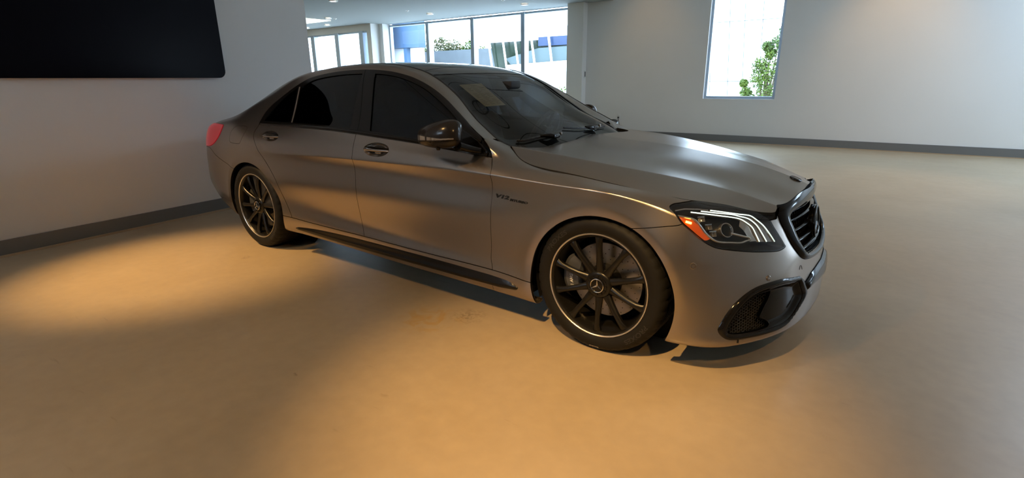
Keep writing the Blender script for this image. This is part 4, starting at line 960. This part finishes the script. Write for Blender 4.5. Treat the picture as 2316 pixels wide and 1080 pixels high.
b.grid(G); b.build('dashboard', DASH, car, smooth=60)
b = MB(); M_ = Matrix.Translation((-1.13,.38,.955)) @ Matrix.Rotation(math.radians(-62), 4, 'Y') @ Matrix.Rotation(math.radians(90), 4, 'X')
ringp = [( .0,0)]
G = []
for i in range(40):
    a = 2*math.pi*i/40; G.append([M_ @ Vector(((.185+.015*math.cos(t))*math.cos(a), .015*math.sin(t), (.185+.015*math.cos(t))*math.sin(a))) for t in [math.pi/4*q for q in range(8)]])
b.grid(G, closeu=True, closev=True); b.box((-.18,-.01,-.02),(.18,.01,.02), M_); b.box((-.05,-.02,-.06),(.05,.02,.05), M_); b.build('steering_wheel', DASH, car, smooth=50)
b = MB().box((-.02,-.12,-.04),(.02,.12,.04), Matrix.Translation((-1.20,0,1.265)) @ Matrix.Rotation(math.radians(15), 4, 'Y')); rm = b.build('rear_view_mirror', DASH, car, bevel=.012); MB().box((-1.27,-.06,1.29),(-1.14,.06,1.335)).build('sensor_housing', DASH, rm, bevel=.01)
b = MB(); b.box((-1.75,-.10,.40),(-.95,.10,.72)); b.build('centre_console', DASH, car, bevel=.03)
for left in SIDES: part('door_card', cut(cut(offset(Bs, -.06), lambda V: np.minimum(V[:,2]-.35, 1.0-V[:,2])), lambda V: np.minimum(V[:,0]+3.2, -.85-V[:,0])), DASH, car, left)
part('headliner', (lambda s: weld(join(s, mirrored(s))))(cut(offset(gz, -.03), lambda V: np.minimum(-1.45-V[:,0], V[:,0]+2.9))), mat('headliner', (.05,.05,.05), rough=.9), car)
both('roof_pillar_lining', cut(cut(offset(side_panel, -.03), lambda V: V[:,2]-1.03), lambda V: -.8-V[:,0]), mat('headliner', (.05,.05,.05), rough=.9), car)
# the sheet behind the windscreen
PP = [(-1.264,-.459,1.326),(-1.236,-.266,1.333),(-.987,-.327,1.199),(-1.036,-.475,1.194)]
e1 = Vector(PP[1])-Vector(PP[0]); e2 = Vector(PP[3])-Vector(PP[0]); nn = e1.cross(e2).normalized(); nn = nn if nn.z > 0 else -nn
q = [Vector(p)-nn*.012 for p in PP]
def sp(u, v, d=0): return (q[0]*(1-u)+q[1]*u)*(1-v)+(q[3]*(1-u)+q[2]*u)*v+nn*d
b = MB().grid([[sp(u/4, v/6, .0) for u in range(5)] for v in range(7)]); b.grid([[sp(u/4, v/6, -.0012) for u in range(5)] for v in range(7)])
sheet = b.build('window_sheet', mat('sheet_paper', (.62,.52,.38), rough=.8), None, smooth=0); tag(sheet, 'cream printed sheet behind the car windshield, near the right pillar', 'paper')
b = MB()
for i in range(17):
    v = .08+i*.052; 
    for j in range(1 if i < 1 else 3):
        u0 = .30 if i == 0 else .10+j*.28; u1 = .70 if i == 0 else u0+.20+.05*((i*7+j*3) % 3-1)
        if i in (1, 5, 6, 11) and j != 1: continue
        b.add([sp(u0,v,.0008), sp(u1,v,.0008), sp(u1,v+.012,.0008), sp(u0,v+.012,.0008)], [(0,1,2,3)])
b.build('printed_lines', mat('print_grey', (.22,.17,.11), rough=.8), sheet, smooth=0)
# ---------------------------------------------------------------- the showroom
def shell(name, b, m, smooth=0, **k):
    o = b.build(name, m, None, smooth=smooth, **k); o['kind'] = 'structure'; return o
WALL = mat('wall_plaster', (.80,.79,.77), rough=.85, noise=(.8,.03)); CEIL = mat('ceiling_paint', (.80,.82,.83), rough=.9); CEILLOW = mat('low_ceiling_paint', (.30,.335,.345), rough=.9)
WF = mat('window_frame', (.42,.50,.60), rough=.35, metal=.3); WG = thin_glass('room_glass', (.93,.96,.97))
def floor_mat():
    m = bpy.data.materials.new('polished_concrete'); m.use_nodes = True; nt = m.node_tree; p = nt.nodes['Principled BSDF']; L = nt.links
    tc = nt.nodes.new('ShaderNodeTexCoord')
    def noise(sc, det, vec=None, dist=0):
        n = nt.nodes.new('ShaderNodeTexNoise'); n.inputs['Scale'].default_value = sc; n.inputs['Detail'].default_value = det; n.inputs['Distortion'].default_value = dist
        L.new(vec or tc.outputs['Object'], n.inputs['Vector']); return n.outputs[0]
    def ramp(inp, a, b, ca, cb):
        r = nt.nodes.new('ShaderNodeValToRGB'); r.color_ramp.elements[0].position = a; r.color_ramp.elements[1].position = b
        r.color_ramp.elements[0].color = (*ca, 1); r.color_ramp.elements[1].color = (*cb, 1); L.new(inp, r.inputs[0]); return r.outputs[0]
    def mix(mode, f, a, b):
        x = nt.nodes.new('ShaderNodeMix'); x.data_type = 'RGBA'; x.blend_type = mode; x.inputs[0].default_value = f; L.new(a, x.inputs[6]); L.new(b, x.inputs[7]); return x.outputs[2]
    base = ramp(noise(.9, 6, dist=.6), .3, .72, (.35,.272,.175), (.41,.325,.215))
    fine = ramp(noise(14, 8), .25, .8, (.93,.93,.93), (1.04,1.04,1.03))
    mp = nt.nodes.new('ShaderNodeMapping'); mp.inputs['Scale'].default_value = (1.5, 9, 1); mp.inputs['Rotation'].default_value = (0,0,.35); L.new(tc.outputs['Object'], mp.inputs['Vector'])
    scuff = ramp(noise(2.2, 9, mp.outputs[0], .4), .69, .76, (1,1,1), (.80,.79,.77))
    c = mix('MULTIPLY', 1, mix('MULTIPLY', 1, base, fine), scuff)
    for (sx, sy, r1, r2, col, ns) in ((-.96,-1.14,.10,.22,(1.0,.86,.55),9), (-.80,-.98,.03,.13,(.66,.64,.62),38), (-1.06,-1.95,.008,.022,(.55,.52,.5),20), (-2.99,-1.16,.02,.05,(.7,.68,.66),30)):   # a yellow stain and dark tyre scuffs
        vd = nt.nodes.new('ShaderNodeVectorMath'); vd.operation = 'DISTANCE'; vd.inputs[1].default_value = (sx, sy, 0); L.new(tc.outputs['Object'], vd.inputs[0])
        mr = nt.nodes.new('ShaderNodeMapRange'); mr.inputs['From Min'].default_value = r1; mr.inputs['From Max'].default_value = r2; mr.inputs['To Min'].default_value = 1; mr.inputs['To Max'].default_value = 0; L.new(vd.outputs['Value'], mr.inputs['Value'])
        nn_ = ramp(noise(ns, 5, dist=1.0), .47, .60, (0,0,0), (1,1,1)); mu = nt.nodes.new('ShaderNodeMath'); mu.operation = 'MULTIPLY'; L.new(mr.outputs[0], mu.inputs[0]); L.new(nn_, mu.inputs[1])
        x = nt.nodes.new('ShaderNodeMix'); x.data_type = 'RGBA'; x.blend_type = 'MULTIPLY'; L.new(mu.outputs[0], x.inputs[0]); L.new(c, x.inputs[6]); x.inputs[7].default_value = (*col, 1); c = x.outputs[2]
    L.new(c, p.inputs['Base Color'])
    r = nt.nodes.new('ShaderNodeMapRange'); r.inputs['To Min'].default_value = .30; r.inputs['To Max'].default_value = .42; L.new(noise(3, 6), r.inputs['Value']); L.new(r.outputs[0], p.inputs['Roughness'])
    p.inputs['Specular IOR Level'].default_value = .45
    b = nt.nodes.new('ShaderNodeBump'); b.inputs['Strength'].default_value = .06; b.inputs['Distance'].default_value = .003; L.new(noise(5, 5), b.inputs['Height']); L.new(b.outputs[0], p.inputs['Normal'])
    return m
FLOORM = floor_mat()
shell('floor', MB().box((-22,-8,-.2),(8.3,9.3,0)), FLOORM)
XL = lambda y: -4.805-(y+.45)*.075          # face of the left wall
# right wall with its window opening
b = MB(); b.box((-5.42,9.0,0),(-2.5,9.3,4.5)); b.box((-1.06,9.0,0),(8.3,9.3,4.5)); b.box((-2.5,9.0,0),(-1.06,9.3,.915)); b.box((-2.5,9.0,3.6),(-1.06,9.3,4.5)); shell('wall_right', b, WALL)
def window(name, x0, x1, z0, z1, y, t, fr, mull=(), depth=.10):
    b = MB(); b.box((x0,y,z0+fr),(x0+fr,y+depth,z1-fr)); b.box((x1-fr,y,z0+fr),(x1,y+depth,z1-fr)); b.box((x0,y,z0),(x1,y+depth,z0+fr)); b.box((x0,y,z1-fr),(x1,y+depth,z1))
    o = shell(name, b, WF)
    for mx, mw in mull: MB().box((mx-mw/2,y-.03,z0),(mx+mw/2,y+depth+.05,z1)).build('window_mullion', WF, o, smooth=0)
    MB().add([(x0+.01,y+depth*.5,z0+.01),(x1-.01,y+depth*.5,z0+.01),(x1-.01,y+depth*.5,z1-.01),(x0+.01,y+depth*.5,z1-.01)], [(0,1,2,3)]).build('window_pane', WG, o, smooth=0); return o
window('window_1', -2.5, -1.06, .915, 3.6, 9.05, 0, .055)
window('window_2', -12.72, -5.86, .30, 3.07, 9.22, 0, .05, [(-11.0,.12),(-9.22,.12),(-7.46,.12)], .12)
window('window_3', -17.2, -13.10, .25, 2.90, 8.66, 0, .05, [(-16.03,.20),(-14.68,.20),(-13.42,.20)], .12)
b = MB(); b.box((-12.72,9.2,0),(-5.86,9.3,.30)); shell('wall_back_sill', b, WALL)
b = MB(); b.box((-5.86,8.80,0),(-5.42,9.3,3.1)); shell('column_1', b, WALL)
b = MB(); b.box((-13.10,8.62,0),(-12.90,9.3,3.1)); b.box((-12.90,8.95,0),(-12.72,9.3,3.1)); shell('wall_back_return', b, WALL)
b = MB(); b.box((-22,8.65,0),(-17.2,8.85,3.1)); b.box((-17.2,8.65,0),(-13.10,8.85,.25)); b.box((-17.2,8.65,2.90),(-13.10,8.85,3.1)); shell('wall_back', b, WALL)
# left partition, turned a little
b = MB(); b.add([(XL(-8),-8,0),(XL(.93),.93,0),(XL(.93)-.32,.93,0),(XL(-8)-.32,-8,0),(XL(-8),-8,4.5),(XL(.93),.93,4.5),(XL(.93)-.32,.93,4.5),(XL(-8)-.32,-8,4.5)], [(0,1,2,3),(4,7,6,5),(0,4,5,1),(1,5,6,2),(2,6,7,3),(3,7,4,0)]); shell('wall_left', b, WALL)
b = MB(); b.box((-22.2,-8.2,0),(-22,9.3,3.3)); shell('wall_far', b, WALL)
b = MB(); b.box((-22,-8.2,0),(8.3,-8,3.2)); b.box((-22,-8.2,4.2),(8.3,-8,4.65)); b.box((-22,-8.2,3.2),(-4.6,-8,4.2)); b.box((-2.2,-8.2,3.2),(8.3,-8,4.2)); shell('wall_behind', b, mat('grey_wall', (.42,.41,.40), rough=.8))
b = MB()
for k in range(3): b.box((-4.6+k*1.16,-8.12,3.2),(-4.6+k*1.16+.08,-8.04,4.2))
shell('added_clerestory', b, WF); shell('added_canopy', MB().box((-6,-10.6,4.5),(8.6,-8.2,4.65)), WALL)  # clerestory added unseen for cool daylight; canopy added unseen as a sun shield
b = MB(); b.box((8.0,-8,0),(8.3,6.5,4.5)); b.box((8.0,8.0,0),(8.3,9.3,4.5)); b.box((8.0,6.5,0),(8.3,8.0,1.0)); b.box((8.0,6.5,2.6),(8.3,8.0,4.5)); shell('wall_front', b, WALL)
b = MB()
for k in range(2): b.box((8.05,6.5+k*1.44,1.0),(8.15,6.5+k*1.44+.06,2.6))
b.box((8.05,6.5,1.0),(8.15,8.0,1.06)); b.box((8.05,6.5,2.54),(8.15,8.0,2.6)); shell('window_4', b, WF)
# ceilings: low over the back room, high over the car
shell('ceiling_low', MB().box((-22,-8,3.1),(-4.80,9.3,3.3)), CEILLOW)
b = MB(); b.box((-4.78,-8,4.45),(8.3,5.7,4.65)); b.box((-4.78,5.7,4.45),(3.4,9.3,4.65)); b.box((6.1,5.7,4.45),(8.3,8.3,4.65)); b.box((3.4,8.3,4.45),(8.3,9.3,4.65)); shell('ceiling_high', b, CEIL)
b = MB()
for k in range(3): b.box((3.4+k*1.35-.04,5.7,4.46),(3.4+k*1.35+.04,8.3,4.60))
shell('added_skylight', b, WF)  # skylight added unseen, lets cool daylight onto the right wall
b = MB(); b.box((-4.80,-8,3.1),(-4.76,9.0,4.45)); shell('ceiling_step', b, mat('step_paint', (.45,.42,.38), rough=.8))
SEAM = mat('ceiling_seam', (.03,.03,.03), rough=.9)
b = MB()
for i in range(9): x = -4.2+i*1.45; b.box((x,-8,4.442),(x+.035,5.69,4.452))
for i in range(3): x = -4.2+i*1.45; b.box((x,5.69,4.442),(x+.035,9,4.452))
for i in range(5): y = -6.8+i*2.6; b.box((-4.7,y,4.441),(8,y+.035,4.451))
shell('trim_3', b, SEAM)
# skirting with a brass-coloured lower strip
BASE = mat('skirting', (.20,.20,.20), rough=.4, metal=.3); BRASS = mat('skirting_strip', (.60,.45,.30), rough=.35, metal=.6)
def slab(x0, y0, x1, y1, off, th, z0, z1):
    d = Vector((x1-x0, y1-y0)).normalized(); n = Vector((d.y, -d.x)); p = [Vector((x0,y0))+n*off, Vector((x1,y1))+n*off, Vector((x1,y1))+n*(off+th), Vector((x0,y0))+n*(off+th)]
    return [(v.x,v.y,z) for z in (z0,z1) for v in p]
FQ = [(0,1,2,3),(4,7,6,5),(0,4,5,1),(1,5,6,2),(2,6,7,3),(3,7,4,0)]
shell('baseboard_left', MB().add(slab(XL(-8),-8,XL(.93),.93,0,.018,.018,.135), FQ), BASE); shell('trim_1', MB().add(slab(XL(-8),-8,XL(.93),.93,.0,.030,0,.018), FQ), BRASS)
shell('baseboard_right', MB().box((-5.42,8.982,.015),(8,9.0,.155)), BASE); shell('trim_2', MB().box((-5.42,8.97,0),(8,9.0,.015)), BRASS)
# the wall screen
b = MB(); P_ = []
Y0, Y1, Z0, Z1, R_ = -2.10, -.205, 1.395, 2.46, .07
for cx, cz, a0 in ((Y1-R_,Z0+R_,-90),(Y1-R_,Z1-R_,0),(Y0+R_,Z1-R_,90),(Y0+R_,Z0+R_,180)):
    for i in range(7): a = math.radians(a0+15*i); P_.append((cx+R_*math.cos(a), cz+R_*math.sin(a)))
n = len(P_); b.add([(XL(y)+.004, y, z) for y, z in P_]+[(XL(y)+.060, y, z) for y, z in P_], [tuple(range(n)), tuple(reversed(range(n,2*n)))]+[(i,(i+1)%n,n+(i+1)%n,n+i) for i in range(n)])
tv = b.build('wall_screen', mat('screen_black', (.004,.0035,.006), rough=.25, spec=.04), None, smooth=30); tag(tv, 'large switched-off black screen with rounded corners on the left wall', 'television')
# downlights in the low ceiling
LITE = mat('downlight_glow', (1,.95,.85), emit=(1,.86,.68), es=14); RINGW = mat('downlight_ring', (.75,.76,.76), rough=.4)
for (x, y, wh) in ((-9.62,4.87,'nearest the car roof, highest in the photo'),(-12.58,6.85,'just right of the bright ceiling recess'),(-14.14,7.93,'low, above the window left of the corner pier'),(-15.47,8.09,'furthest left, beside the edge of the left wall'),(-9.68,8.0,'above the second mullion of the long window'),(-6.65,8.11,'nearest the corner column, above the last mullion')):
    e = empty('ceiling_light', (x, y, 3.1)); tag(e, 'round recessed ceiling light '+wh, 'ceiling light', 'recessed lights in the low ceiling')
    MB().lathe([(.062,-.001),(.095,-.001),(.098,.008),(.098,.02),(.062,.02)], 28, Matrix.Rotation(math.radians(90), 4, 'X') @ Matrix.Rotation(math.pi, 4, 'Z'), close=True).build('light_ring', RINGW, e)
    MB().lathe([(0,.002),(.062,.002)], 24, Matrix.Rotation(math.radians(90), 4, 'X') @ Matrix.Rotation(math.pi, 4, 'Z')).build('diffuser', LITE, e, smooth=0)
for o_ in list(bpy.data.objects):
    if o_.name.startswith(('light_ring', 'diffuser')): o_.location.z = -.012
for (x, y, wh) in ((-12.62,7.12,'beside the ceiling light right of the bright recess'),(-9.73,7.22,'in the low ceiling above the third pane of the long window'),(-6.70,7.32,'at the top edge of the photo, near the corner column')):
    o = MB().lathe([(0,-.028),(.018,-.026),(.022,-.010),(.045,-.006),(.048,0),(0,0)], 20, Matrix.Rotation(math.radians(90), 4, 'X') @ Matrix.Rotation(math.pi, 4, 'Z')).build('sprinkler_head', mat('sprinkler_white', (.85,.86,.86), rough=.3), None)
    for v in o.data.vertices: v.co.z = -abs(v.co.z)
    o.location = (x, y, 3.1); tag(o, 'white sprinkler head, '+wh, 'sprinkler', 'sprinkler heads in the low ceiling')
b = MB().box((-19,2.5,3.085),(-13.10,7.32,3.099)); cv = shell('skylight_recess', b, mat('skylight_glow', (.95,.95,.85), emit=(.92,.95,.78), es=1.0))
# socket, cord and switch
o = MB().box((-4.52,8.985,.415),(-4.44,9.0,.53)).build('wall_socket', mat('socket_white', (.75,.75,.73), rough=.4), None, bevel=.004); tag(o, 'white wall socket behind the far end of the car hood', 'socket')
MB().box((-4.495,8.955,.435),(-4.462,8.986,.468)).build('plug', mat('plug_black', (.02,.02,.02), rough=.5), o, bevel=.006)
o = MB().tube(smooth([(-4.478,8.955,.452),(-4.465,8.93,.44),(-4.45,8.935,.38),(-4.43,8.96,.25),(-4.42,8.965,.12),(-4.36,8.94,.02),(-4.1,8.93,.008),(-3.7,8.90,.008)], False, 6), .006, 6).build('power_cord', mat('plug_black', (.02,.02,.02)), None); tag(o, 'black power cord hanging from the white wall socket', 'cord')
o = MB().box((-5.417,8.90,1.38),(-5.405,8.96,1.56)).build('wall_switch', mat('socket_white', (.75,.75,.73)), None, bevel=.003); tag(o, 'narrow metal plate on the side of the corner column', 'switch'); MB().box((-5.407,8.915,1.41),(-5.400,8.945,1.53)).build('switch_slot', mat('plug_black', (.02,.02,.02)), o, smooth=0)
# ---------------------------------------------------------------- outside
shell('ground', MB().box((-60,9.3,-1.0),(60,70,-.8)), mat('paving', (.62,.62,.60), rough=.9, noise=(.6,.1)))
shell('ground', MB().box((8.3,-40,-1.0),(60,9.3,-.8)), mat('paving', (.62,.62,.60)))
WHITEB = mat('white_cladding', (.80,.81,.82), rough=.6); BGLASS = mat('facade_glass', (.012,.020,.012), rough=.1, noise=(.7,.6)); BLUEG = mat('blue_facade', (.012,.028,.075), rough=.35); GREYB = mat('grey_soffit', (.25,.34,.44), rough=.6); PALE = mat('pale_panel', (.06,.085,.09), rough=.5)
e = empty('building', (-11.2,15.6,-.8)); tag(e, 'white modern building with a slanting glazed front, through the right end of the long window', 'building')
def outpart(name, b, m, par, **k):
    o = b.build(name, m, None, smooth=0, **k); o.parent = par; o.matrix_parent_inverse = Matrix.Translation(par.location).inverted(); return o
b = MB(); b.box((-13.4,15.0,3.27),(-7.0,20,6.5)); outpart('fascia', b, WHITEB, e)
b = MB(); b.box((-13.3,15.25,2.85),(-7.0,20,3.27)); outpart('fascia', b, WHITEB, e)
b = MB(); b.add([(-13.35,15.3,2.86),(-12.5,15.3,-.8),(-7,15.3,-.8),(-7,15.3,2.86),(-13.35,20,2.86),(-12.5,20,-.8)], [(0,1,2,3),(0,4,5,1)]); outpart('glazed_front', b, BGLASS, e)
b = MB(); b.box((-10.9,15.22,2.62),(-7,15.27,2.95)); outpart('blue_panel', b, BLUEG, e)
b = MB(); b.add([(-12.5,15.24,2.2),(-12.2,15.24,1.9),(-7,15.24,2.15),(-7,15.24,2.62),(-10.9,15.24,2.55)], [(0,1,2,3,4)]); outpart('pale_band', b, PALE, e)
b = MB(); b.add([(-12.4,15.2,1.95),(-12.1,15.2,-.8),(-7,15.2,-.8),(-7,15.2,2.15)], [(0,1,2,3)]); outpart('white_screen', b, WHITEB, e)
for x in (-13.3,-12.55,-11.95,-11.15,-10.35,-9.4,-8.2):
    outpart('slanting_mullion', MB().tube([(x,15.10,2.95),(x+.62,15.10,-.8)], .05, 4), mat('mullion_white', (.75,.77,.8), rough=.4), e)
e = empty('building', (-3.5,22.7,-.8)); tag(e, 'pale panelled building filling the view through the tall right window', 'building')
b = MB(); b.box((-9,22.5,-.8),(14,30,12)); outpart('panel_wall', b, WHITEB, e)
for x, lean in ((-5.2,.35),(-4.6,.4),(-4.1,.4),(-3.5,.3)): outpart('panel_joint', MB().tube([(x*1.25,22.48,5.5),(x*1.25+lean,22.48,-.5)], .012, 4), mat('joint_grey', (.03,.04,.05), rough=.6), e)
b = MB(); 
for z in (1.2,3.7): b.box((-8,22.47,z),(8,22.49,z+.02))
outpart('panel_joint', b, mat('joint_grey', (.03,.04,.05)), e)
e = empty('building', (-21,16.2,-.8)); tag(e, 'blue-grey overhanging building through the first pane of the long window', 'building')
b = MB(); b.box((-30,16,2.93),(-18.3,16.5,7)); outpart('overhang', b, BLUEG if False else mat('overhang_grey', (.035,.07,.13), rough=.5), e)
b = MB(); b.box((-30,16.3,-.8),(-18.4,16.5,2.92)); outpart('lower_wall', b, WHITEB, e)
for x in (-22.4,-20.9,-19.4): outpart('post', MB().box((x,16.05,-.8),(x+.22,16.28,2.93)), mat('post_blue', (.04,.08,.14), rough=.5), e)
e = empty('building', (-26,14,-.8)); tag(e, 'bright white wall outside the window left of the corner pier', 'building'); outpart('panel_wall', MB().box((-44,14.2,-.8),(-19.5,15.5,6)), WHITEB, e)
o = MB().box((-26,19.6,-.8),(-12.8,19.9,2.95)).build('garden_wall', mat('frosted_wall', (.08,.092,.10), rough=.6, noise=(3,.3)), None, smooth=0); tag(o, 'low pale wall in front of the bushes outside the long window', 'wall')
def leaf_mat(name, a, b_):
    m = mat(name, a, rough=.6); nt = m.node_tree; p = nt.nodes['Principled BSDF']; t = nt.nodes.new('ShaderNodeTexCoord'); n = nt.nodes.new('ShaderNodeTexNoise'); n.inputs['Scale'].default_value = 2.2; n.inputs['Detail'].default_value = 5
    r = nt.nodes.new('ShaderNodeValToRGB'); r.color_ramp.elements[0].color = (*a, 1); r.color_ramp.elements[1].color = (*b_, 1); r.color_ramp.elements[0].position = .35; r.color_ramp.elements[1].position = .65
    nt.links.new(t.outputs['Object'], n.inputs['Vector']); nt.links.new(n.outputs[0], r.inputs[0]); nt.links.new(r.outputs[0], p.inputs['Base Color']); p.inputs['Subsurface Weight'].default_value = 0; return m
LEAF = leaf_mat('tree_leaves', (.022,.050,.002), (.075,.115,.006)); LEAF2 = leaf_mat('autumn_leaves', (.030,.042,.010), (.10,.085,.022)); BARK = mat('bark', (.10,.075,.05), rough=.9)
def tree(x, y, z0, h, clumps, leaf, label, group, n=260, ls=.07, seed=1):
    rnd = random.Random(seed); e = empty('tree', (x, y, z0)); tag(e, label, 'tree', group)
    b = MB(); b.tube([(0,0,0),(.05,0,h*.35),(-.04,.03,h*.75)], [.09,.06,.02], 7)
    for (cx, cz, r) in clumps: b.tube([(0,0,h*.3),(cx*.6,0,(h*.3+cz)/2),(cx,0,cz)], [.04,.025,.008], 5)
    b.build('trunk', BARK, e); b = MB()
    for (cx, cz, r) in clumps:
        for i in range(n):
            u = rnd.gauss(0,1), rnd.gauss(0,1), rnd.gauss(0,1); L_ = math.sqrt(sum(q*q for q in u)) or 1; rr = r*(rnd.random()**.45)
            c = Vector((cx+u[0]/L_*rr, u[1]/L_*rr, cz+u[2]/L_*rr)); a = Vector((rnd.uniform(-1,1), rnd.uniform(-1,1), rnd.uniform(-1,1))).normalized(); t = a.cross(Vector((rnd.uniform(-1,1),rnd.uniform(-1,1),rnd.uniform(-1,1)))).normalized(); s_ = ls*rnd.uniform(.6,1.3)
            b.add([c-a*s_, c+t*s_*.55, c+a*s_, c-t*s_*.55], [(0,1,2,3)])
    b.build('foliage', leaf, e, smooth=0)
tree(-2.0,13.0,-.8,3.4,[(-.60,2.0,.12),(-.52,1.75,.17),(-.38,1.5,.2),(-.22,2.45,.24),(-.2,2.1,.26),(.05,1.85,.32),(-.15,1.45,.36),(.1,2.3,.30),(.0,2.75,.16),(.16,3.0,.22),(.3,3.3,.18),(.35,1.5,.40),(.4,2.5,.26),(-.1,2.95,.14)], LEAF, 'bright green young tree through the tall right window', None, n=520, ls=.034, seed=3)
k = 0
for (x, zt, lf, lab) in ((-23.6,4.0,LEAF,'green bush furthest left, beside the first mullion of the long window'),(-22.4,4.5,LEAF,'tall round green bush behind the low wall, in the second pane'),(-21.1,4.7,LEAF2,'pale olive bush with dry leaves, in the middle of the second pane'),(-20.0,4.5,LEAF2,'yellowish bush right beside the second mullion'),(-18.9,4.4,LEAF,'small green-topped bush at the left of the glazed building')):
    k += 1; tree(x,20.8,-.8,zt,[(-.2,zt-.5,.45),(.35,zt-.8,.5),(-.5,zt-1.1,.55),(.1,zt-1.5,.7),(.2,zt-2.3,.7)], lf, lab, 'bushes outside the long window', n=330, ls=.07, seed=10+k)
tree(-21.9,19.0,-.8,3.4,[(0,2.9,.4),(.1,2.3,.45),(-.1,1.7,.4)], LEAF, 'narrow green shrub in front of the low wall, second pane', 'bushes outside the long window', n=330, ls=.06, seed=31)
tree(-20.35,19.0,-.8,3.2,[(0,2.8,.4),(.1,2.2,.45),(-.1,1.5,.45)], LEAF2, 'dry brownish shrub in front of the low wall, left of the second mullion', 'bushes outside the long window', n=330, ls=.06, seed=32)
tree(-8.6,14.3,-.8,2.2,[(-1.2,1.2,.4),(-.6,1.5,.45),(.0,1.4,.5),(.6,1.1,.5),(-1.8,1.0,.4)], LEAF, 'low shrub at the foot of the glazed building, last pane', 'bushes outside the long window', n=120, ls=.07, seed=33)
